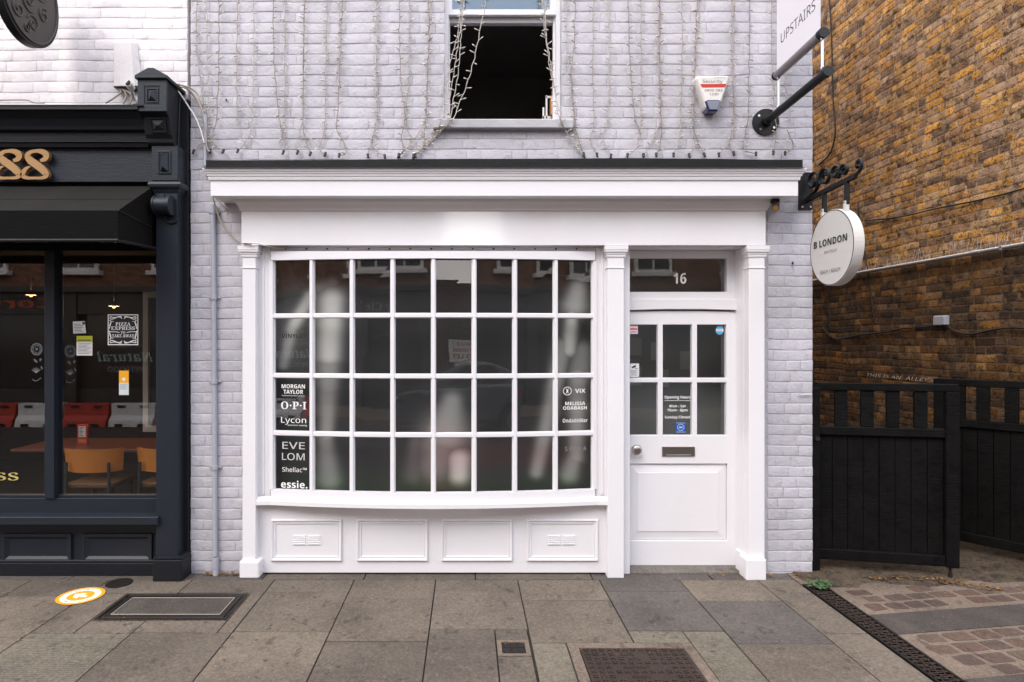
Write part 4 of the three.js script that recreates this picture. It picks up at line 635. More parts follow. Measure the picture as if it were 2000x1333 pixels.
{ // wrought bracket and round sign
  const bx = 2.55, t = thing('sign_bracket', 'black scrolled iron bracket at the right end of the white cornice', 'bracket', [bx, 2.73, 0]);
  part(t, 'wall_plate', box(X(1559) + 0.001, X(1586), Y(411), Y(338), 0.001, 0.014, 0.002), M.black);
  for (const [px, py] of [[1565, 406], [1581, 406], [1581, 345]]) part(t, 'screw', disc(X(px), Y(py), 0.017, 0.008, 0.008, 'z', 10), M.steel);
  part(t, 'arm', (() => { const a = [bx, 2.805, 0.012], b = [bx, 2.835, 0.60]; return box(-0.014, 0.014, -0.016, 0.016, 0, 0.59, 0.003).rotateX(-Math.atan2(0.03, 0.588)).translate(a[0], a[1], a[2]); })(), M.black);
  part(t, 'arm_end', (() => { const pts = []; for (let i = 0; i <= 14; i++) { const a = -0.2 + i / 14 * 4.2; pts.push([bx, 2.90 + 0.030 * Math.sin(a) * (1 - i * 0.02), 0.632 + 0.028 * Math.cos(a) * (1 - i * 0.02)]); } return tube([[bx, 2.835, 0.59], [bx, 2.855, 0.635], [bx, 2.885, 0.658], ...pts.slice(1)], 0.012, 40, 8); })(), M.black);
  const spiral = (cy, cz, r, a0, turns, dir) => { const pts = []; for (let i = 0; i <= 24; i++) { const k = i / 24, a = a0 + dir * k * turns * Math.PI * 2, R = r * (1 - 0.75 * k); pts.push([bx, cy + R * Math.sin(a), cz + R * Math.cos(a)]); } return pts; };
  const flat = g => { g.translate(-bx, 0, 0); g.scale(1.9, 1, 1); g.translate(bx, 0, 0); return g; };
  for (const [cy, cz, r, a0, n, d] of [[2.925, 0.095, 0.085, -1.6, 1.4, 1], [2.915, 0.25, 0.072, 3.6, 1.5, -1], [2.915, 0.375, 0.055, -1.0, 1.5, 1], [2.905, 0.475, 0.045, 3.3, 1.4, -1]]) part(t, 'scroll', flat(tube(spiral(cy, cz, r, a0, n, d), 0.0085, 60, 6)), M.black);
  part(t, 'scroll_stem', flat(tube([[bx, 2.825, 0.03], [bx, 2.85, 0.12], [bx, 2.90, 0.17], [bx, 2.975, 0.2], [bx, 2.985, 0.24]], 0.0065, 24, 6)), M.black);
  part(t, 'stay', rod([bx, 3.005, 0.012], [bx, 2.868, 0.6], 0.003, 6), M.black);
  for (const z of [0.24, 0.505]) part(t, 'hanger', box(bx - 0.012, bx + 0.012, 2.665, 2.815 + z * 0.03, z - 0.014, z + 0.014, 0.002), M.black);
  const s = thing('round_sign', 'round cream hanging sign with black lettering beside the alley', 'hanging sign', [bx, 2.16, 0.375]);
  const cz = 0.378, cy = 2.395, R = 0.262, cream = std(rgb(0.60, 0.575, 0.55), 0.6, { map: brushTone, bumpMap: brushBump, bumpScale: 0.001 });
  part(s, 'disc', (() => { const g = new THREE.LatheGeometry([[0, -0.03], [R - 0.008, -0.03], [R - 0.007, -0.035], [R - 0.002, -0.035], [R, -0.031], [R, 0.031], [R - 0.004, 0.035], [0, 0.035]].map(p => new THREE.Vector2(...p)), 72); g.rotateZ(Math.PI / 2); g.rotateX(0); g.translate(bx, cy, cz); return boxUV(g); })(), cream);
  for (const z of [0.24, 0.505]) { const h = part(s, 'tab', box(bx - 0.02, bx + 0.01, 2.61, 2.69, z - 0.012, z + 0.012, 0.002), cream); part(s, 'tab_bolt', disc(bx - 0.016, 2.678, z, 0.008, 0.01, 'x', 10), M.steel); }
  const ring = new THREE.TorusGeometry(R - 0.006, 0.003, 6, 72).rotateY(Math.PI / 2).translate(bx - 0.034, cy, cz); part(s, 'dark_ring', ring, M.iron);
  const st = canvasTex(512, 512, g => { textLine(g, 'B LONDON', 248, 236, 'bold 66px sans-serif', '#232122', 400); textLine(g, 'BOUTIQUE', 256, 288, '26px sans-serif', '#8a8580', 150); textLine(g, 'BEACH | BEAUTY', 252, 424, '32px sans-serif', '#55514e', 236); });
  const fx = bx - 0.0385; part(s, 'sign_lettering', printQuad([fx, cy - R, cz - R], [fx, cy - R, cz + R], [fx, cy + R, cz + R], [fx, cy + R, cz - R]), printMat(st, 0.7));
}
{ // bullet camera under the cornice
  const t = thing('spot_lamp', 'small bronze spot fitting under the right end of the cornice', 'spot fitting', [X(1510, 0.14), 2.72, 0.14]), br = std(rgb(0.12, 0.085, 0.06), 0.35, { metalness: 0.7 });
  const x = X(1512, 0.14); part(t, 'bracket', box(x - 0.025, x + 0.03, 2.755, 2.783, 0.12, 0.17, 0.006), M.iron);
  part(t, 'body', rod([x + 0.018, 2.765, 0.13], [x - 0.018, 2.705, 0.2], 0.026, 20), br); part(t, 'lens', rod([x - 0.017, 2.7065, 0.198], [x - 0.0205, 2.701, 0.205], 0.021, 20), M.gold);
}
{ // grey conduit down the wall with clips
  const t = thing('conduit', 'thin grey conduit running down the wall left of the shopfront', 'conduit', [X(419, 0.02), 0, 0.02]);
  const x0 = X(416.5, 0.02), x1 = X(420.5, 0.02);
  part(t, 'tube', tube([[x0, 2.77, 0.025], [x0 + 0.002, 2.2, 0.022], [(x0 + x1) / 2, 1.2, 0.02], [x1 - 0.003, 0.14, 0.022]], 0.0185, 24, 14), M.pipe);
  for (const py of [414, 582, 746, 914]) { const y = Y(py, 0.02), cx = lerp(x0, x1, clamp((py - 385) / 700)); const c = part(t, 'clip', rod([cx, y - 0.016, 0.023], [cx, y + 0.016, 0.023], 0.0235, 14), M.pipe); part(t, 'clip_lug', box(cx - 0.045, cx + 0.045, y - 0.007, y + 0.007, 0, 0.014, 0.003), M.pipe); }
  part(t, 'foot_union', rod([x1, 0.05, 0.022], [x1, 0.13, 0.022], 0.026, 14), M.pipe); part(t, 'foot', rod([x1 + 0.004, 0.0, 0.025], [x1 + 0.002, 0.055, 0.023], 0.022, 14), M.pipe);
}
{ // loose cables
  const P = (px, py, z = 0.03) => [X(px, z), Y(py, z), z];
  single('cable', tube([P(415, 386, 0.06), P(422, 408), P(430, 432), P(444, 452), P(458, 466), P(470, 474, 0.09), P(490, 478, 0.13)], 0.006), M.wireBrown, 'brown cable sagging from cornice end to the left capital', 'cable', 'loose cables on the house fronts');
  single('cable', tube([P(472, 475, 0.125), P(500, 476, 0.125), P(520, 481, 0.09), P(540, 485, 0.05), P(557, 486, 0.02)], 0.005), M.wireWhite, 'white cable running along top of the bow window frame', 'cable', 'loose cables on the house fronts');
  single('cable', tube([P(421, 389, 0.03), P(432, 398, 0.02), P(440, 408, 0.015), P(438, 414, 0.015)], 0.0045), M.wireBrown, 'short curled cable end under the cornice corner', 'cable', 'loose cables on the house fronts');
  const bundle = [[[330, 164], [352, 166], [372, 178], [388, 200], [398, 228], [402, 262], [400, 318]], [[334, 170], [360, 172], [380, 190], [394, 216], [400, 250], [404, 290], [409, 297]], [[338, 168], [350, 182], [366, 206], [382, 232], [393, 260], [398, 280]], [[345, 166], [366, 170], [384, 182], [396, 206]]];
  const lab = ['pale cable looping from the navy corbel down the grey wall', 'second pale cable of the bundle beside the navy corbel', 'thin cable hanging lowest of the bundle beside the navy corbel', 'short cable topping the bundle beside the navy corbel'];
  bundle.forEach((b, i) => single('cable', tube(b.map(([x, y], k) => P(x, y, k < 2 ? 0.09 : 0.03 + 0.01 * i)), 0.006 + 0.002 * (i === 0)), i === 2 ? M.wireWhite : M.wireBrown, lab[i], 'cable', 'loose cables on the house fronts'));
  single('conduit', rod(P(401, 225, 0.03), P(400, 325, 0.03), 0.013, 12), M.pipe, 'short grey conduit stub above the left end of the cornice', 'conduit');
  single('wall_nail', rod(P(441, 195, 0.0), P(441.5, 195.5, 0.018), 0.006, 8), M.wireBlack, 'black plug hole pin in the grey wall near left strands', 'nail');
  single('wall_nail', rod(P(1549, 513, -0.004), P(1548, 516, 0.03), 0.006, 8), M.iron, 'rusty bolt end in the grey wall right of the door', 'nail');
  single('wall_nail', rod(P(1562, 773, 0.012), P(1586, 772, 0.012), 0.004, 6), M.galv, 'short metal strip on the corner of the grey wall', 'metal strip');
}
{ // fairy light strands
  const ord = ['first', 'second', 'third', 'fourth', 'fifth', 'sixth', 'seventh', 'eighth', 'ninth', 'tenth', 'eleventh', 'twelfth', 'thirteenth', 'fourteenth', 'fifteenth', 'sixteenth', 'seventeenth', 'eighteenth'];
  const left = [[[383, -80], [384, 60], [388, 130], [397, 200], [405, 262], [410, 296]], [[405, -80], [404, 120], [407, 230], [395, 276], [379, 297]], [[426, -80], [427, 150], [421, 240], [416, 278], [437, 296]], [[466, -80], [462, 170], [465, 245]], [[494, -80], [495, 170], [490, 250], [483, 272], [465, 295]], [[533, -80], [534, 100], [540, 180], [548, 250], [556, 278], [554, 298]], [[557, -80], [556, 180], [554, 255], [545, 280]], [[594, -80], [593, 110], [590, 240], [582, 270], [582, 298]], [[597, -80], [592, 170], [595, 270], [607, 301]], [[640, -80], [636, 170], [633, 255], [625, 292], [636, 302]], [[664, -80], [660, 130], [655, 175]], [[672, -80], [660, 210], [657, 250], [672, 280], [674, 302], [663, 304]], [[737, -80], [736, 130], [738, 220], [730, 262], [718, 305]], [[742, -80], [733, 190], [733, 250], [724, 280], [751, 306]], [[780, -80], [782, 150], [790, 230], [784, 270], [788, 292], [779, 304]], [[802, -80], [798, 150], [794, 240], [800, 280], [779, 306]], [[843, -80], [838, 100], [832, 200], [829, 240], [806, 275], [779, 305]], [[838, -80], [836, 130], [830, 250], [828, 284], [808, 306]]];
  const win = [[[903, -80], [895, 60], [880, 120], [866, 200], [862, 236, 0.07], [848, 262], [808, 306]], [[907, -80], [898, 60], [888, 130], [878, 190], [874, 236, 0.07], [850, 264], [810, 304]], [[913, -80], [901, 60], [896, 130], [885, 200], [878, 236, 0.07], [852, 266], [808, 308]], [[955, -80], [946, 20], [938, 60], [928, 110], [912, 165], [900, 195], [884, 236, 0.07], [855, 262], [808, 305]], [[1060, -80], [1062, 30], [1068, 90], [1076, 145], [1085, 185], [1092, 230, 0.07], [1104, 258], [1140, 303]], [[1065, -80], [1066, 60], [1078, 140], [1086, 190], [1096, 232, 0.07], [1108, 262], [1140, 305]]];
  const right = [[[1104, -80], [1107, 60], [1112, 130], [1120, 200], [1122, 250], [1130, 285], [1140, 304]], [[1124, -80], [1121, 90], [1116, 150], [1122, 230], [1126, 256], [1140, 302]], [[1160, -80], [1158, 160], [1160, 245], [1154, 278], [1166, 303]], [[1190, -80], [1189, 160], [1186, 240], [1178, 270], [1188, 290], [1194, 305]], [[1228, -80], [1228, 60], [1232, 150], [1236, 190], [1242, 240], [1252, 262]], [[1252, -80], [1252, 180], [1250, 262], [1242, 292], [1226, 304]], [[1291, -80], [1286, 100], [1292, 215], [1280, 262], [1257, 304]], [[1288, -80], [1289, 160], [1290, 282], [1282, 303]], [[1333, -80], [1332, 110], [1330, 230], [1326, 280], [1316, 303]], [[1370, -80], [1364, 60], [1358, 140], [1354, 250], [1357, 290], [1346, 304]], [[1364, -80], [1360, 60], [1356, 200], [1358, 262], [1375, 303]], [[1430, -80], [1430, 120], [1434, 200], [1430, 268], [1404, 303]], [[1434, -80], [1433, 180], [1432, 240], [1424, 280], [1433, 300]], [[1465, -80], [1463, 150], [1461, 230], [1455, 262], [1453, 292], [1477, 301]], [[1508, -80], [1508, 120], [1512, 180], [1510, 210], [1517, 256], [1511, 299]], [[1530, -80], [1535, 150], [1540, 200], [1546, 240]], [[1538, 255], [1548, 278], [1550, 290], [1534, 300]]];
  function strand(pts, label, seedZ, mat) {
    const z0 = 0.014 + (seedZ % 3) * 0.006, path = []; 
    const c = new THREE.CatmullRomCurve3(pts.map(([x, y, z]) => new THREE.Vector3(x, y, z ?? z0)), false, 'centripetal'), len = c.getLength(), n = Math.max(6, Math.round(len / 9));
    for (let i = 0; i <= n; i++) { const p = c.getPointAt(i / n), j = i === 0 || i === n ? 0 : 1.3; const z = p.z + rr(0, 0.004); path.push([X(p.x + rr(-j, j), z), Y(p.y, z), z]); }
    const end = path[n], t = thing('fairy_light_strand', label, 'fairy lights', end, 'fairy light strands on the grey wall');
    const curve = new THREE.CatmullRomCurve3(path.map(V)); part(t, 'wire', new THREE.TubeGeometry(curve, n * 2, 0.0034, 5), mat);
    const bulbs = [], stubs = []; let side = rnd() < 0.5 ? 1 : -1;
    for (let d = rr(4, 18); d < len - 6; d += rr(11, 20)) {
      const p = curve.getPointAt(d / len), a = [p.x, p.y, p.z], dx = side * rr(0.016, 0.028), dy = rr(-0.014, 0.02), b = [p.x + dx, p.y + dy, p.z + rr(0.002, 0.012)], e = [b[0] + dx * 0.62, b[1] + dy * 0.62, b[2] + 0.004]; side *= rnd() < 0.75 ? -1 : 1;
      stubs.push(rod(a, b, 0.0034, 5)); bulbs.push(rod(b, e, 0.0042, 6, 0.0026));
    }
    if (stubs.length) { stuff(part(t, 'bulb_holders', merge(stubs), mat)); stuff(part(t, 'bulbs', merge(bulbs), M.bulb)); }
    if (pts[pts.length - 1][1] > 290) { const p = path[n - 1]; part(t, 'end_plug', rod([end[0], end[1] + 0.012, end[2]], [end[0] + rr(-0.008, 0.008), end[1] - 0.018, end[2] + 0.012], 0.0105, 8, 0.008), M.wireBlack); }
    return t;
  }
  const mats = [M.wireBrown, std(rgb(0.43, 0.385, 0.345), 0.6), std(rgb(0.27, 0.225, 0.19), 0.6)];
  left.forEach((s, i) => strand(s, `fairy light strand on the wall left of the window, ${ord[i]} from the left`, i, mats[i % 3]));
  win.forEach((s, i) => strand(s, i < 4 ? `fairy light strand across the open window's left side, ${ord[i]} from the left` : `fairy light strand across the open window's right side, ${ord[i - 4]} of two`, i, mats[1]));
  right.forEach((s, i) => strand(s, `fairy light strand on the wall right of the window, ${ord[i]} from the window`, i, mats[(i + 1) % 3]));
}

// ================================================================ THE RESTAURANT ON THE LEFT
const RX = X(365);                                           // its right-hand edge
{
  const b = thing('restaurant_house', 'white painted brick house above the navy restaurant front', 'house', [-4.5, 0, -3]);
  const s = poly([[-9, 2.95], [RX, 2.95], [RX, 7.3], [-9, 7.3]]);
  const w = part(b, 'wall', boxUV(extrude(s, 0.3).translate(0, 0, -0.308)), M.pinkPlain);
  part(b, 'pier', box(X(346), X(369.5), 0, 3.56, -0.3, 0.02, 0.004), M.navyDark); part(b, 'side_wall', box(-9, -8.8, 0, 7.3, -9, -0.31, 0), M.pinkPlain); part(b, 'roof', box(-9, RX, 7.305, 7.5, -9, 0.05, 0.01), M.lead);
  layBricks(w, { u0: -4.6, u1: RX, v0: 3.3, v1: 5.0, course: 0.0795, proud: 0.0042, gap: 0.005, side: 0.1, edgeDepth: 0.0026, wave: 0.02, rough: 0.001, mat: M.pinkWall, map: (u, v, o) => [u, v, o - 0.007], keep: (a, c, d, e) => [[a, c, d, e]], color: () => { const k = rr(0.985, 1.015); return [k, k, k]; } });
}
const rest = thing('restaurant_shopfront', 'dark navy restaurant shopfront with large window and gold letters', 'shopfront', [-3.6, 0, 0]);
{
  const L = -7, px = (a, z) => X(a, z);
  part(rest, 'cornice', mould([[3.165, 0.04], [3.19, 0.05], [3.196, 0.062], [3.20, 0.062], [3.204, 0.05], [3.265, 0.055], [3.272, 0.07], [3.275, 0.09], [3.30, 0.10], [3.34, 0.125], [3.375, 0.165], [3.385, 0.19], [3.405, 0.19]], L, X(269, 0.275) + 0.004, 0.1, 0.0, 0), M.navyDark);
  part(rest, 'cornice_lead', box(L, X(280, 0.28), 3.4055, 3.418, 0.0, 0.292, 0.003), M.lead);
  part(rest, 'fascia', box(L, X(303, 0.1), Y(356, 0.1), 3.168, -0.1, 0.1, 0.003), M.navy);
  const head = part(rest, 'window_head', box(L, X(303, 0.04), 2.42, Y(357, 0.1), -0.2, 0.06, 0.003), M.valance);
  // pilaster with studded blocks
  const z = 0.12, pa = X(304, z), pb = X(346, z);
  const pil = part(rest, 'pilaster', box(pa, pb, 0.14, 2.86, -0.05, z, 0.004), M.navy);
  part(pil, 'base', merge([box(X(298, 0.15), X(355, 0.15), 0, 0.155, -0.05, 0.155, 0.006), mould([[0.1555, 0.0], [0.16, 0.004], [0.17, 0.004], [0.176, -0.014]], X(298, 0.15) + 0.004, X(355, 0.15) - 0.004, 0.145, -0.05)]), M.navyDark);
  const ca = X(296, 0.14), cb = X(347, 0.14);
  part(pil, 'capital', mould([[2.815, -0.012], [2.83, -0.01], [2.85, 0.0], [2.862, 0.006], [2.865, 0.012], [2.875, 0.02], [2.892, 0.024], [2.908, 0.02], [2.918, 0.006], [2.92, 0.0]], ca, cb, 0.13, -0.03), M.navy);
  part(pil, 'block', box(ca, cb, 2.9205, 3.175, -0.03, 0.142, 0.003), M.navy);
  const stud = (x0, x1, y0, y1, zz, n) => part(pil, n, frameMould(x0, x1, y0, y1, zz, [[0, 0.0004], [0.0015, 0.007], [0.008, 0.008], [0.012, 0.001], [0.02, 0.001], [0.021, 0.006], [Math.min(x1 - x0, y1 - y0) / 2 - 0.001, 0.034]]), M.navy);
  stud(X(308, 0.142), X(334, 0.142), Y(341, 0.142), Y(295, 0.142), 0.142, 'stud_panel');
  // corbel leaning forward, with a little gable
  const side = poly([[0.03, 3.176], [0.15, 3.176], [0.165, 3.19], [0.17, 3.215], [0.19, 3.24], [0.225, 3.355], [0.275, 3.375], [0.275, 3.60], [0.0, 3.60], [0.0, 3.176]]);
  const cw0 = X(269, 0.275), cw1 = X(325, 0.275);
  part(rest, 'corbel', boxUV(extrude(side, cw1 - cw0 - 0.012, 0.003).rotateY(-Math.PI / 2).translate(cw1 - 0.006, 0, 0)), M.navyDark);
  part(rest, 'corbel_face', frameMould(cw0, cw1, 3.377, 3.60, 0.255, [[0, 0], [0, 0.024], [0.045, 0.024], [0.047, 0.018], [0.058, 0.018], [0.06, 0.026], [0.068, 0.026], [0.07, 0.02], [0.1015, 0.045]]), M.navy);
  part(rest, 'corbel_panel', frameMould(X(291, 0.23), X(322, 0.23), -0.05, 0.05, 0, [[0, -0.002], [0.001, 0.008], [0.008, 0.008], [0.01, 0.002], [0.016, 0.002], [0.046, 0.016]]).rotateX(0.295).translate(0, 3.298, 0.212), M.navyDark);
  const gable = poly([[cw0 - 0.012, 3.601], [cw1 + 0.014, 3.601], [cw1 + 0.014, 3.622], [(cw0 + cw1) / 2 + 0.02, 3.675], [(cw0 + cw1) / 2 - 0.02, 3.675], [cw0 - 0.012, 3.622]]);
  part(rest, 'corbel_cap', boxUV(extrude(gable, 0.30, 0.004).translate(0, 0, 0.0)), M.navy);
  // window: frame, mullion, panes, sill, panelled riser
  const wt = 2.42, wb = Y(972, 0.0), sl = Y(1010, 0.03);
  part(rest, 'mullion', box(X(86, 0.05), X(105, 0.05), wb, wt, -0.06, 0.05, 0.004), M.navy);
  part(rest, 'mullion', box(X(-130, 0.05), X(-111, 0.05), wb, wt, -0.06, 0.05, 0.004), M.navy);
  part(rest, 'bottom_rail', box(L, pa - 0.001, sl, wb, -0.06, 0.03, 0.004), M.navy); part(rest, 'glazing_bead', box(L, pa - 0.002, wb, wb + 0.02, -0.03, 0.012, 0.004), M.navy);
  part(rest, 'sill', box(L, X(308, 0.15), Y(1027, 0.15), Y(1011, 0.15), -0.06, 0.15, 0.006), M.navy);
  for (const [a, c] of [[L, X(87, 0.0)], [X(104, 0.0), pa]]) part(rest, 'pane', quads([[[a, wb, 0.0], [c, wb, 0.0], [c, wt, 0.0], [a, wt, 0.0]]]), M.glass);
  const ry1 = Y(1027, 0.15) - 0.001; const rs = part(rest, 'stall_riser', box(L, pa - 0.001, 0.1, ry1, -0.2, 0.018, 0.003), M.navy);
  for (const [a, c] of [[-170, -22], [6, 146], [162, 303]]) part(rs, 'panel', frameMould(X(a, 0.02), X(c, 0.02) - 0.02, Y(1098, 0.02), Y(1043, 0.02), 0.018, [[0, 0.0005], [0.0, 0.02], [0.02, 0.02], [0.022, 0.016], [0.04, 0.004], [0.042, 0.002]]), M.navy);
  part(rest, 'plinth', box(L, pa - 0.002, 0.0, 0.098, -0.2, 0.05, 0.005), M.navyDark); part(rest, 'plinth_moulding', box(L, pa - 0.002, 0.0985, 0.118, -0.1, 0.042, 0.005), M.navy);
  // raised gold letters
  const sLetter = (x0, y0, h) => {
    const c = [[0.74, 0.63, 0.10], [0.92, 0.70, 0.20], [0.95, 0.84, 0.25], [0.80, 0.945, 0.20], [0.58, 0.965, 0.13], [0.38, 0.92, 0.15], [0.27, 0.80, 0.21], [0.38, 0.64, 0.28], [0.60, 0.49, 0.29], [0.84, 0.30, 0.28], [0.96, 0.14, 0.22], [0.86, 0.045, 0.13], [0.55, 0.03, 0.10], [0.24, 0.04, 0.13], [0.10, 0.12, 0.18], [0.16, 0.28, 0.17], [0.30, 0.40, 0.09], [0.40, 0.42, 0.02]];
    const cv = new THREE.CatmullRomCurve3(c.map(p => new THREE.Vector3(...p))), A = [], B = [], n = 60;
    for (let i = 0; i <= n; i++) { const p = cv.getPoint(i / n), t = cv.getTangent(i / n), l = Math.hypot(t.x, t.y), w = p.z / 2 * 0.9; A.push([x0 + (p.x - t.y / l * w) * h * 0.96, y0 + (p.y + t.x / l * w) * h]); B.push([x0 + (p.x + t.y / l * w) * h * 0.96, y0 + (p.y - t.x / l * w) * h]); }
    const q = []; for (let i = 0; i < n; i++) { const f = 0.15, k = 0.118, w = (p, zz) => [p[0], p[1], zz]; q.push([w(A[i], f), w(B[i], f), w(B[i + 1], f), w(A[i + 1], f)], [w(A[i], k), w(A[i], f), w(A[i + 1], f), w(A[i + 1], k)], [w(B[i], f), w(B[i], k), w(B[i + 1], k), w(B[i + 1], f)]); }
    return quads(q);
  };
  for (const x of [X(-14, 0.15), X(39, 0.15)]) part(rest, 'letter', sLetter(x - 0.005, Y(350, 0.15), 0.21), M.gold);
  // restaurant room and what stands in it
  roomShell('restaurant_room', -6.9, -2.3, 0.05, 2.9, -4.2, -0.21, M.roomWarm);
}
{ // awning
  const t = thing('awning', 'half folded black canvas awning over the restaurant window', 'awning', [-4.5, 2.42, 0.3]);
  const xr = -2.305, xl = -7, za = 0.105, zf = 0.57, yt = Y(365, 0.1), ym = 2.735, yf = 2.612, yv = Y(468, 0.57);
  part(t, 'canopy', quads([[[xl, ym, 0.36], [xr - 0.0, ym, 0.36], [xr, yt, za], [xl, yt, za]], [[xl, yf, zf], [xr, yf, zf], [xr, ym - 0.002, 0.36], [xl, ym - 0.002, 0.36]]]), M.canvas);
  part(t, 'valance', box(xl, xr, yv, yf, zf - 0.004, zf + 0.002, 0), M.valance);
  part(t, 'end_panel', quads([[[xr, yv, zf], [xr, yv, za + 0.02], [xr, yt, za], [xr, yf, zf]], [[xr, yf, zf], [xr, yt, za], [xr, ym, 0.36], [xr, yf, zf]]]), M.valance);
  part(t, 'front_bar', rod([xl, yv - 0.008, zf], [xr + 0.003, yv - 0.008, zf], 0.012, 10), M.navyDark);
  part(t, 'arm', rod([xr - 0.01, yv - 0.006, zf - 0.01], [xr + 0.02, 2.43, 0.09], 0.011, 8), M.navyDark); part(t, 'seam', rod([xr + 0.003, yf, zf], [xr + 0.003, 2.58, za + 0.02], 0.004, 6), M.iron);
  for (const [a, c] of [[-0.9, 0.45], [-1.9, 0.3]]) part(t, 'folding_arm', rod([xr + a, yv + 0.03, zf - 0.02], [xr + a - 0.3, 2.46, 0.1], 0.014, 8), M.navyDark);
}
{ // awning gear on the pilaster
  const z = 0.16, t = thing('gear_box', 'painted navy gear box with looped cable on the pilaster', 'gear box', [X(320, z), Y(425, z), z]);
  part(t, 'drum', rod([X(304, z), Y(402, z), z], [X(334, z), Y(402, z), z], 0.064, 24), M.navy);
  part(t, 'rim', rod([X(331, z), Y(402, z), z], [X(336, z), Y(402, z), z], 0.072, 24), M.navy); part(t, 'rim', rod([X(303, z), Y(402, z), z], [X(306, z), Y(402, z), z], 0.07, 24), M.navy); part(t, 'lug', box(X(315, z), X(322, z), Y(387, z), Y(381, z), z - 0.01, z + 0.02, 0.003), M.navy); part(t, 'side_knob', rod([X(296, z), Y(407, z), z], [X(304, z), Y(404, z), z], 0.014, 10), M.navyDark);
  part(t, 'cable', tube([[X(322, z), Y(420, z), z], [X(323, 0.13), Y(430, 0.13), 0.14], [X(332, 0.13), Y(436, 0.13), 0.135], [X(344, 0.13), Y(432, 0.13), 0.13], [X(347, 0.12), Y(425, 0.12), 0.12]], 0.006), M.navyDark);
  single('cable', tube([[X(347, 0.1), Y(160, 0.1), 0.06], [X(347.5, 0.1), Y(300, 0.1), 0.1], [X(348.5, 0.1), Y(425, 0.1), 0.1]], 0.006), M.navyDark, 'navy painted cable clipped up the side of the pilaster', 'cable');
}
{ // oval sign, trunking, camera on the white wall
  const sx = -3.0, cy = 4.13, cz = 0.40, s = thing('oval_sign', 'dark carved oval sign hanging at the top left corner', 'hanging sign', [sx, 3.8, cz]);
  const shape = new THREE.Shape(); shape.absellipse(0, 0, 0.30, 0.34, 0, Math.PI * 2); 
  part(s, 'board', boxUV(extrude(shape, 0.06, 0.006, 40).rotateY(Math.PI / 2).translate(sx - 0.06, cy, cz)), M.black);
  const tor = (a, b, r) => { const pts = []; for (let i = 0; i <= 60; i++) { const q = i / 60 * Math.PI * 2; pts.push([sx + 0.002, cy + b * Math.sin(q), cz + a * Math.cos(q)]); } return tube(pts, r, 80, 6); };
  const bronze = std(rgb(0.055, 0.048, 0.043), 0.45, { metalness: 0.3 });
  part(s, 'rim', tor(0.272, 0.312, 0.007), bronze); part(s, 'panel', (() => { const e = new THREE.Shape(); e.absellipse(0, 0, 0.266, 0.306, 0, Math.PI * 2); return boxUV(new THREE.ShapeGeometry(e, 40).rotateY(Math.PI / 2).translate(sx + 0.0008, cy, cz)); })(), bronze);
  for (const [oy, oz, r, a0, d] of [[-0.19, -0.02, 0.06, 0.3, 1], [-0.08, -0.13, 0.055, 2, -1], [-0.05, 0.02, 0.075, 4, 1], [-0.16, 0.12, 0.06, 1, -1], [0.05, 0.14, 0.06, 3, 1], [0.08, -0.1, 0.07, 5, -1], [-0.24, 0.04, 0.035, 2, 1], [0.2, 0.03, 0.06, 0, 1]]) { const pts = []; for (let i = 0; i <= 22; i++) { const k = i / 22, a = a0 + d * k * 8.2; pts.push([sx + 0.003, cy + oy + r * (1 - 0.8 * k) * Math.sin(a), cz + oz + r * (1 - 0.8 * k) * Math.cos(a)]); } part(s, 'scroll', tube(pts, 0.006, 50, 6), bronze); }
  part(s, 'hanging_rod', rod([sx - 0.03, cy + 0.34, cz], [sx - 0.03, cy + 0.62, cz], 0.01), M.black); part(s, 'wall_arm', rod([sx - 0.03, cy + 0.62, 0], [sx - 0.03, cy + 0.62, cz + 0.3], 0.014), M.black);
  const tr = thing('trunking_cover', 'tall white tapering cover on the painted brick above the camera', 'cover', [X(243), Y(168), 0.04]);
  part(tr, 'front', quads([[[X(222, 0.03), Y(168, 0.03), 0.03], [X(262, 0.09), Y(168, 0.09), 0.09], [X(255, 0.075), Y(84, 0.075), 0.075], [X(222, 0.015), Y(84, 0.015), 0.015]], [[X(262, 0.09), Y(168, 0.09), 0.09], [X(262, 0.09) + 0.012, Y(168, 0.0), 0.001], [X(255, 0.07) + 0.012, Y(84, 0.0), 0.001], [X(255, 0.075), Y(84, 0.075), 0.075]], [[X(222, 0.015), Y(84, 0.015), 0.015], [X(255, 0.075), Y(84, 0.075), 0.075], [X(255, 0.07) + 0.012, Y(84, 0.0), 0.001], [X(222, 0), Y(84, 0), 0.001]]]), M.pinkPlain);
  part(tr, 'foot', box(X(221, 0.08), X(262, 0.08), Y(171, 0.08), Y(168.5, 0.08), 0, 0.08, 0.002), M.iron);
  const cm = thing('security_camera', 'small white bullet camera beside the navy corbel', 'camera', [X(250, 0.2), Y(172, 0.2), 0.15]);
  part(cm, 'body', rod([X(256, 0.12), Y(172, 0.12), 0.12], [X(246.5, 0.24), Y(160, 0.24), 0.22], 0.026, 20), M.plasticWhite); part(cm, 'lens', rod([X(246.6, 0.24), Y(160.2, 0.24), 0.218], [X(246, 0.24), Y(159.4, 0.24), 0.225], 0.019, 16), M.dark); part(cm, 'arm', rod([X(256, 0.12), Y(174, 0.12), 0.125], [X(262, 0.02), Y(196, 0.02), 0.02], 0.013, 10), M.plasticWhite); part(cm, 'foot', disc(X(262, 0.01), Y(196, 0.01), 0.01, 0.03, 0.02), M.plasticWhite);
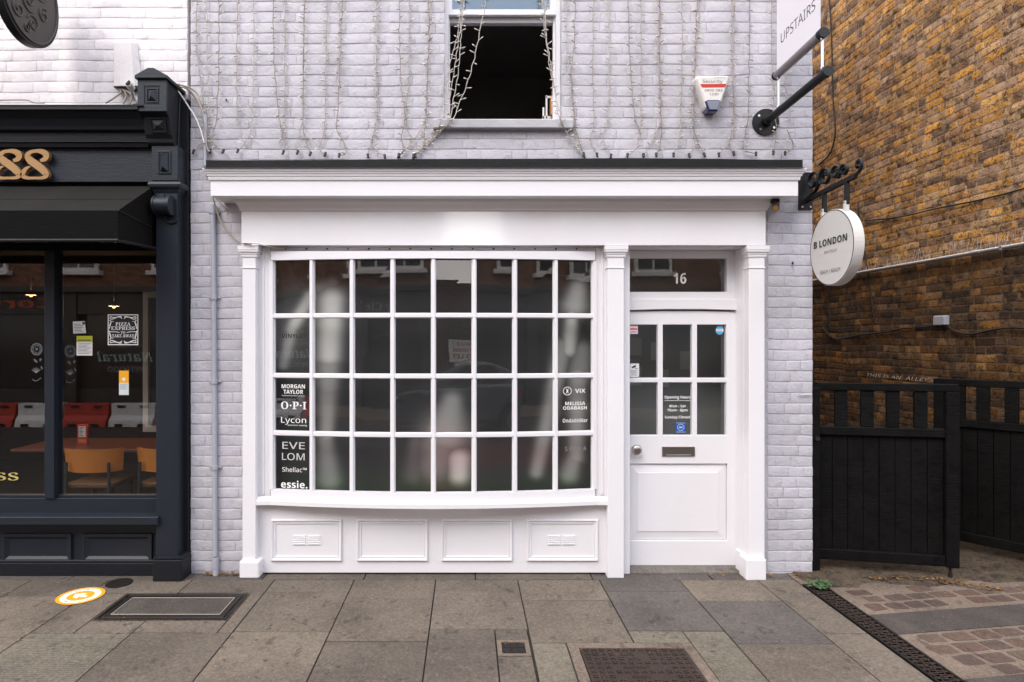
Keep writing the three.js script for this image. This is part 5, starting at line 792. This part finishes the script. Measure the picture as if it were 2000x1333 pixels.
  for (const [i, b] of [[[228, 172], [236, 180], [222, 192], [206, 202]], [[238, 172], [246, 188], [240, 204]], [[232, 174], [250, 180], [258, 190], [252, 205]]].entries()) single('cable', tube(b.map(([x, y]) => [X(x, 0.06), Y(y, 0.06), 0.06]), 0.006), M.wireBrown, ['cable trailing left from the white bullet camera', 'cable dropping straight below the white bullet camera', 'cable curling right below the white bullet camera'][i], 'cable', 'loose cables on the house fronts');
  single('cable', tube([[-10, 202], [30, 201], [60, 202], [68, 206], [90, 207]].map(([x, y]) => [X(x, 0.2), Y(y, 0.2) + 0.012, 0.22]), 0.005), M.wireBrown, 'cable lying on the navy cornice at the left edge', 'cable', 'loose cables on the house fronts');
}
{ // things in the restaurant
  const at = (px, py, d) => [(px - CX) * d / FOCAL, EYE - (py - CY) * d / FOCAL, CAMZ - d];
  const tb = thing('dining_table', 'dark red brown dining table behind the restaurant glass', 'table', [-3.6, 0.05, -1.6]);
  part(tb, 'tabletop', box(-4.35, -3.0, 0.69, 0.72, -1.95, -1.25, 0.01), M.wood); part(tb, 'column', rod([-3.6, 0.06, -1.6], [-3.6, 0.69, -1.6], 0.04), M.dark); part(tb, 'foot', disc(-3.6, 0.065, -1.6, 0.25, 0.03, 'y'), M.dark);
  const chair = (label, x, z) => {
    const c = thing('dining_chair', label, 'chair', [x, 0.05, z], 'chairs at the restaurant table');
    const g = new THREE.CylinderGeometry(0.345, 0.325, 0.21, 24, 3, true, -0.92, 1.84); g.rotateY(0); const p = g.attributes.position; const inner = g.clone(); inner.scale(0.93, 0.97, 0.93);
    part(c, 'backrest', boxUV(merge([g, inner]).translate(x, 0.675, z - 0.33)), M.leather); part(c, 'seat', box(x - 0.22, x + 0.22, 0.42, 0.47, z - 0.46, z - 0.04, 0.022), std(rgb(0.10, 0.045, 0.012), 0.6));
    for (const [dx, dz] of [[-0.19, -0.42], [0.19, -0.42], [-0.2, -0.02], [0.2, -0.02]]) part(c, 'leg', rod([x + dx, 0.05, z + dz], [x + dx * 0.95, dz < -0.1 ? 0.44 : 0.66, z + dz], 0.014), M.dark);
  };
  chair('tan leather chair with its curved back to the window, nearer the mullion', -3.40, -0.88); chair('tan leather chair half hidden by the navy pilaster', -2.76, -0.92);
  const mc = thing('menu_card', 'small red and white menu card standing on the table', 'menu card', [-3.82, 0.72, -1.5]);
  part(mc, 'card', box(-3.865, -3.765, 0.7205, 0.925, -1.52, -1.50, 0.002), std(rgb(0.5, 0.04, 0.02), 0.5)); part(mc, 'white_text_panel', printQuad([-3.85, 0.80, -1.498], [-3.78, 0.80, -1.498], [-3.78, 0.905, -1.498], [-3.85, 0.905, -1.498]), printMat(canvasTex(96, 144, g => { g.fillStyle = '#e6e2dc'; g.fillRect(0, 0, 96, 144); g.fillStyle = '#555'; for (let k = 0; k < 7; k++) g.fillRect(10, 14 + k * 18, 60 - (k % 3) * 12, 7); }))); part(mc, 'orange_strip', box(-3.85, -3.78, 0.745, 0.775, -1.4995, -1.498, 0), std(rgb(0.6, 0.2, 0.02), 0.5));
  const pf = thing('picture_frame', 'pale wooden frame on the restaurant wall by the pilaster', 'frame', [-2.7, 0.9, -0.95]);
  const a = at(278, 845, 5.6), c = at(290, 570, 5.6); const fm = std(rgb(0.36, 0.30, 0.24), 0.5); part(pf, 'frame', frameMould(a[0], a[0] + 0.62, a[1], c[1], -0.92, [[0, 0], [0.002, 0.02], [0.05, 0.025], [0.055, 0.005]], false), fm); part(pf, 'mirror', quads([[[a[0] + 0.05, a[1] + 0.05, -0.918], [a[0] + 0.57, a[1] + 0.05, -0.918], [a[0] + 0.57, c[1] - 0.05, -0.918], [a[0] + 0.05, c[1] - 0.05, -0.918]]]), M.dark);
  const lampM = new THREE.MeshStandardMaterial({ color: 0x000000, emissive: new THREE.Color(1, 0.55, 0.2), emissiveIntensity: 1.4 });
  const lamp = (label, px, py, d, k) => { const p = at(px, py, d), l = thing('pendant_lamp', label, 'pendant lamp', p, 'restaurant pendant lamps'); part(l, 'bulb', new THREE.SphereGeometry(0.017, 16, 10).translate(...p), lampM); part(l, 'shade', new THREE.CylinderGeometry(0.025, 0.05, 0.05, 20, 1, true).translate(p[0], p[1] + 0.03, p[2]), M.dark); part(l, 'flex', rod([p[0], p[1] + 0.05, p[2]], [p[0], 2.9, p[2]], 0.002, 6), M.dark); const pl = new THREE.PointLight(new THREE.Color(1, 0.62, 0.32), k); pl.position.set(0, 0, 0); pl.castShadow = true; l.add(pl); };
  lamp('glowing pendant lamp seen through the left restaurant pane', 60, 578, 7.0, 0.7); lamp('glowing pendant lamp seen above the square white sticker', 222, 600, 6.4, 0.7);

  // paper and prints on the restaurant glass
  const G0 = 0.003;
  single('window_sign', printAt(210, 269.5, 615, 675, G0), printMat(canvasTex(480, 480, g => {
    g.fillStyle = '#e7e3e2'; g.fillRect(0, 0, 480, 480); g.fillStyle = '#0c0c0d'; g.fillRect(14, 14, 452, 452); const W = '#e7e3e2';
    textLine(g, 'PIZZA', 240, 178, 'bold 74px serif', W, 240); textLine(g, 'EXPRESS', 240, 242, 'bold 74px serif', W, 380); textLine(g, 'TO', 240, 300, 'bold 50px serif', W, 76); textLine(g, 'TAKE AWAY', 240, 358, 'bold 66px serif', W, 352);
    g.strokeStyle = W; g.lineCap = 'round';
    for (const sx of [1, -1]) for (const sy of [1, -1]) { g.save(); g.translate(240, 240); g.scale(sx, sy); g.lineWidth = 13; g.beginPath(); g.moveTo(20, -178); g.bezierCurveTo(60, -230, 120, -170, 180, -200); g.bezierCurveTo(226, -216, 206, -150, 160, -168); g.bezierCurveTo(110, -186, 70, -216, 24, -206); g.stroke(); g.beginPath(); g.moveTo(212, -150); g.bezierCurveTo(160, -128, 214, -70, 214, -20); g.stroke(); g.lineWidth = 8; g.beginPath(); g.moveTo(150, -130); g.bezierCurveTo(200, -140, 220, -90, 206, -30); g.stroke(); g.restore(); }
    g.strokeStyle = W; g.lineWidth = 10; for (const sx of [1, -1]) { g.save(); g.translate(240, 280); g.scale(sx, 1); g.beginPath(); g.moveTo(60, 4); g.bezierCurveTo(120, -20, 180, 0, 210, -14); g.stroke(); g.restore(); }
  })), 'square black and white ornamental sign on the restaurant glass', 'window sign');
  const paper = (label, r, w, h, draw) => single('notice', printAt(...r, G0), printMat(canvasTex(w, h, draw), 0.8), label, 'notice', 'notices on the restaurant glass');
  paper('small creased white notice, highest on the restaurant glass', [141, 167.5, 628, 652.5], 208, 192, g => { g.fillStyle = '#bdbbba'; g.beginPath(); g.moveTo(4, 8); g.lineTo(190, 0); g.lineTo(208, 186); g.lineTo(12, 192); g.fill(); g.fillStyle = '#3a3a3c'; g.fillRect(150, 12, 40, 44); for (let k = 0; k < 6; k++) g.fillRect(22 + (k % 2) * 14, 44 + k * 24, 100 + (k % 3) * 22, 8); });
  paper('yellow headed white notice on the restaurant glass', [149, 180, 657, 695.5], 248, 312, g => { g.fillStyle = '#c9c6c3'; g.fillRect(0, 0, 248, 312); g.fillStyle = '#9fa01e'; g.fillRect(0, 0, 248, 100); g.fillStyle = '#2b2b2b'; g.fillRect(20, 60, 200, 16); for (let k = 0; k < 8; k++) g.fillRect(24, 120 + k * 22, 200 - (k % 3) * 30, 6); });
  paper('orange and white leaflet below the square ornamental sign', [232, 251, 725, 772.5], 152, 376, g => { g.fillStyle = '#e9a21c'; g.fillRect(0, 0, 152, 190); g.fillStyle = '#c9cfcf'; g.fillRect(0, 190, 152, 186); g.fillStyle = '#4d5660'; for (let k = 0; k < 5; k++) g.fillRect(16, 214 + k * 17, 120 - (k % 2) * 24, 5); g.fillStyle = '#e8dcc2'; g.fillRect(50, 110, 50, 44); });
  const flower = (g, x, y, r, n) => { g.beginPath(); g.arc(x, y, r * 0.55, 0, 7); g.stroke(); for (let k = 0; k < n; k++) { const a = k / n * 6.283; g.beginPath(); g.arc(x + Math.cos(a) * r * 0.85, y + Math.sin(a) * r * 0.85, r * 0.17, 0, 7); g.fill(); } g.beginPath(); g.arc(x, y, r * 0.22, 0, 7); g.fill(); };
  const herb = (label, r, a) => single('window_decal', printAt(...r, G0), printMat(canvasTex(280, 760, g => { g.fillStyle = `rgba(150,155,160,${a})`; g.strokeStyle = g.fillStyle; g.lineWidth = 12; flower(g, 140, 150, 110, 16); g.beginPath(); g.ellipse(120, 350, 44, 20, 0.7, 0, 7); g.fill(); g.beginPath(); g.ellipse(210, 330, 20, 30, 0.4, 0, 7); g.fill(); for (const q of [-0.9, -0.45, 0, 0.45, 0.9]) { g.save(); g.translate(130, 560); g.rotate(q); g.beginPath(); g.ellipse(0, -50, 11, 52, 0, 0, 7); g.fill(); g.restore(); } g.beginPath(); g.moveTo(60, 660); g.quadraticCurveTo(120, 740, 220, 640); g.stroke(); g.beginPath(); g.ellipse(230, 470, 16, 34, -0.4, 0, 7); g.fill(); })), label, 'decal', 'flower decals on the restaurant glass');
  herb('grey flower and leaf decal just left of the navy mullion', [56, 86, 666, 752], 0.4); herb('faint flower and leaf decal just right of the navy mullion', [122, 152, 670, 756], 0.17);
  single('window_lettering', printAt(-40, 40, 921, 943, G0), printMat(canvasTex(640, 176, g => { textLine(g, 'ESS', 320, 150, 'bold 176px serif', '#1c1b16', 620); textLine(g, 'ESS', 318, 146, 'bold 168px serif', '#b7a45e', 606); })), 'gold outlined letters low on the left restaurant pane', 'lettering');
}

// ================================================================ ACROSS THE STREET (behind the camera, mirrored in the glass and the gloss paint)
{
  const Z = 11.6, redBrick = std(rgb(0.26, 0.13, 0.085), 0.9, { map: grain, bumpMap: grainBump, bumpScale: 0.006 }), trim = std(rgb(0.75, 0.73, 0.71), 0.6), shopDark = std(rgb(0.028, 0.028, 0.03), 0.45);
  const flip = (x0, x1, y0, y1, z) => printQuad([x1, y0, z], [x0, y0, z], [x0, y1, z], [x1, y1, z]);
  function terrace(label, x0, x1, h, wins) {
    const b = thing('brick_terrace', label, 'building', [(x0 + x1) / 2, 0, Z + 4]);
    part(b, 'wall', box(x0, x1, 3.05, h, Z + 0.2, Z + 8, 0), redBrick); part(b, 'roof', box(x0 - 0.1, x1 + 0.1, h + 0.001, h + 0.25, Z + 0.05, Z + 8, 0.01), M.lead);
    part(b, 'shop_cornice', box(x0, x1, 3.0, 3.16, Z - 0.25, Z + 0.19, 0.02), shopDark); part(b, 'shop_fascia', box(x0, x1, 2.45, 2.999, Z - 0.1, Z + 0.3, 0), shopDark);
    part(b, 'shop_window', box(x0, x1, 0.5, 2.449, Z + 0.1, Z + 0.4, 0), std(rgb(0.03, 0.03, 0.032), 0.1)); part(b, 'shop_riser', box(x0, x1, 0, 0.499, Z, Z + 0.4, 0), shopDark);
    for (const [wx, y0, y1] of wins) {
      const w = part(b, 'window', box(wx - 0.5, wx + 0.5, y0, y1, Z + 0.12, Z + 0.24, 0.01), trim); part(w, 'sill', box(wx - 0.6, wx + 0.6, y0 - 0.12, y0 - 0.001, Z + 0.02, Z + 0.24, 0.01), trim);
      for (const sx of [-0.22, 0.22]) for (const [a, c] of [[y0 + 0.08, (y0 + y1) / 2 - 0.03], [(y0 + y1) / 2 + 0.03, y1 - 0.08]]) part(w, 'pane', box(wx + sx - 0.19, wx + sx + 0.19, a, c, Z + 0.105, Z + 0.125, 0), std(rgb(0.05, 0.055, 0.06), 0.08));
    }
    for (let k = x0 + 0.02; k < x1; k += 2.9) part(b, 'shop_pilaster', box(k, k + 0.28, 0, 2.999, Z - 0.14, Z - 0.001, 0.01), shopDark);
    return b;
  }
  terrace('red brick terrace over dark shopfronts, left of the gap across the street', -22, -0.85, 7.4, [-12.6, -10.2, -7.8, -5.6, -3.9, -2.2].flatMap(x => [[x, 3.6, 5.0]]));
  terrace('red brick terrace over dark shopfronts, right of the gap across the street', 1.35, 22, 7.4, [2.9, 5.0, 7.4, 9.8].flatMap(x => [[x, 3.6, 5.0]]));
  const wt = (s, x0, x1, y0, y1, col, font, label) => single('shop_lettering', flip(x0, x1, y0, y1, Z - 0.106), printMat(canvasTex(512, 128, g => textLine(g, s, 256, 96, font, col, 490))), label, 'lettering');
  wt('Dry Cleaners', -5.2, -3.1, 2.5, 2.9, '#8d8a86', 'bold 100px serif', 'grey cleaners lettering on a dark fascia across the street');
  wt('Corner', -13.4, -10.6, 2.5, 2.95, '#b2451c', 'bold 100px sans-serif', 'orange lettering on a dark fascia across the street');
  single('shop_lettering', flip(-5.6, -2.4, 1.84, 2.0, Z + 0.095), printMat(canvasTex(1024, 64, g => textLine(g, 'YOUR DRY CLEANING, RUG, CURTAINS SERVICE', 512, 48, '46px serif', '#a09c97', 1000))), 'small white service lettering on a shop window across the street', 'lettering');
  single('shop_lettering', flip(-9.7, -8.2, 0.85, 1.75, Z + 0.095), printMat(canvasTex(512, 320, g => { textLine(g, 'THE HOME OF', 256, 60, '46px sans-serif', '#8fa0a3', 340); textLine(g, 'Natural', 256, 190, 'italic bold 120px serif', '#9db4b8', 500); textLine(g, 'PETFOOD', 256, 290, '70px sans-serif', '#8fa0a3', 330); })), 'pale blue script lettering on a shop window across the street', 'lettering');
  single('yard_wall', box(-0.84, 1.34, 0, 3.7, 15.6, 15.9, 0), redBrick, 'low brick wall closing the gap across the street', 'wall');
  const rl = thing('yard_railings', 'black railings across the gap in the terrace opposite', 'railings', [0.25, 0, Z + 0.3]);
  part(rl, 'rail', box(-0.84, 1.34, 2.0, 2.04, Z + 0.28, Z + 0.32, 0), M.black); part(rl, 'rail', box(-0.84, 1.34, 0.2, 0.24, Z + 0.28, Z + 0.32, 0), M.black);
  for (let k = 0; k < 18; k++) part(rl, 'bar', rod([-0.78 + k * 0.12, 0, Z + 0.3], [-0.78 + k * 0.12, 2.15, Z + 0.3], 0.009, 6), M.black);
  single('letting_board', flip(0.05, 0.85, 1.15, 1.72, Z + 0.22), printMat(canvasTex(320, 228, g => { g.fillStyle = '#d8d6d3'; g.fillRect(0, 0, 320, 228); g.fillStyle = '#7d2420'; g.fillRect(0, 0, 26, 228); textLine(g, 'OFFICE /', 172, 60, 'bold 50px sans-serif', '#8c2f2a', 220); textLine(g, 'STUDIOS', 172, 120, 'bold 50px sans-serif', '#8c2f2a', 230); textLine(g, 'TO LET', 172, 192, 'bold 66px sans-serif', '#8c2f2a', 240); })), 'white letting board with red words on the railings opposite', 'sign board');

  // parked car
  const car = thing('parked_car', 'dark blue grey saloon car parked across the street', 'car', [0.5, -0.12, 8.1]), cp = std(rgb(0.10, 0.115, 0.14), 0.3, { clearcoat: 1, clearcoatRoughness: 0.05 }), cg = std(rgb(0.02, 0.022, 0.025), 0.05);
  const side = new THREE.Shape(); side.moveTo(-2.2, 0.2); side.lineTo(-2.25, 0.55); side.quadraticCurveTo(-2.2, 0.78, -1.9, 0.82); side.lineTo(-0.95, 0.9); side.lineTo(1.7, 0.93); side.quadraticCurveTo(2.2, 0.92, 2.25, 0.6); side.lineTo(2.2, 0.22); side.lineTo(1.75, 0.2); side.absarc(1.4, 0.22, 0.36, 0, Math.PI, false); side.lineTo(-1.0, 0.2); side.absarc(-1.36, 0.22, 0.36, 0, Math.PI, false); side.closePath();
  part(car, 'body', extrude(side, 1.75, 0.05).translate(0.5, -0.02, 7.22), cp);
  const cab = new THREE.Shape(); cab.moveTo(-1.0, 0.9); cab.quadraticCurveTo(-0.4, 1.36, 0.1, 1.38); cab.lineTo(0.7, 1.38); cab.quadraticCurveTo(1.2, 1.34, 1.75, 0.93); cab.closePath();
  part(car, 'roof', extrude(cab, 1.45, 0.06).translate(0.5, -0.03, 7.37), cp);
  for (const [a, c] of [[-0.62, 0.28], [0.34, 1.12]]) part(car, 'side_window', extrude(poly([[a + (a < 0 ? 0.02 : 0), 0.95], [c + (c > 1 ? 0.12 : 0), 0.95], [c - (c > 1 ? 0.12 : 0), 1.29], [a + (a < 0 ? 0.42 : 0), 1.29]]), 0.02).translate(0.5, -0.03, 7.355), cg);
  for (const x of [-0.86, 1.9]) for (const zz of [7.25, 8.75]) { const wh = part(car, 'wheel', disc(x, 0.2, zz + 0.1, 0.32, 0.2), M.wireBlack); part(wh, 'rim', disc(x, 0.2, zz + (zz < 8 ? -0.005 : 0.205), 0.21, 0.02, 'z', 10), M.nickel); }
  part(car, 'headlight', box(-1.72, -1.5, 0.55, 0.68, 7.22, 7.5, 0.03), M.plasticWhite); part(car, 'tail_light', box(2.6, 2.74, 0.6, 0.76, 7.22, 7.5, 0.03), std(rgb(0.4, 0.01, 0.01), 0.2));

  // plastic road barriers
  const red = std(rgb(0.50, 0.035, 0.02), 0.4), wht = std(rgb(0.75, 0.75, 0.76), 0.4);
  function barrier(label, x, m) {
    const b = thing('road_barrier', label, 'barrier', [x, -0.12, 9.1], 'plastic road barriers across the street');
    const s = poly([[-0.22, 0], [0.22, 0], [0.2, 0.14], [0.1, 0.24], [0.09, 0.5], [-0.09, 0.5], [-0.1, 0.24], [-0.2, 0.14]]);
    part(b, 'shell', boxUV(extrude(s, 0.96, 0.012).rotateY(Math.PI / 2).translate(x - 0.48, -0.12, 9.1)), m);
    for (const dx of [-0.25, 0.25]) { part(b, 'socket', box(x + dx - 0.09, x + dx + 0.09, 0.28, 0.34, 8.99, 9.03, 0.005), M.dark); part(b, 'fork_slot', box(x + dx - 0.08, x + dx + 0.08, -0.119, -0.05, 8.86, 8.92, 0.004), M.dark); }
  }
  [-11.4, -10.38, -9.36, -8.34, -7.32, -6.3].forEach((x, i) => barrier(`${i % 2 ? 'red' : 'white'} plastic road barrier across the street, ${['first', 'second', 'third', 'fourth', 'fifth', 'sixth'][i]} in the row`, x, i % 2 ? red : wht));
}
renderer.render(scene, camera);
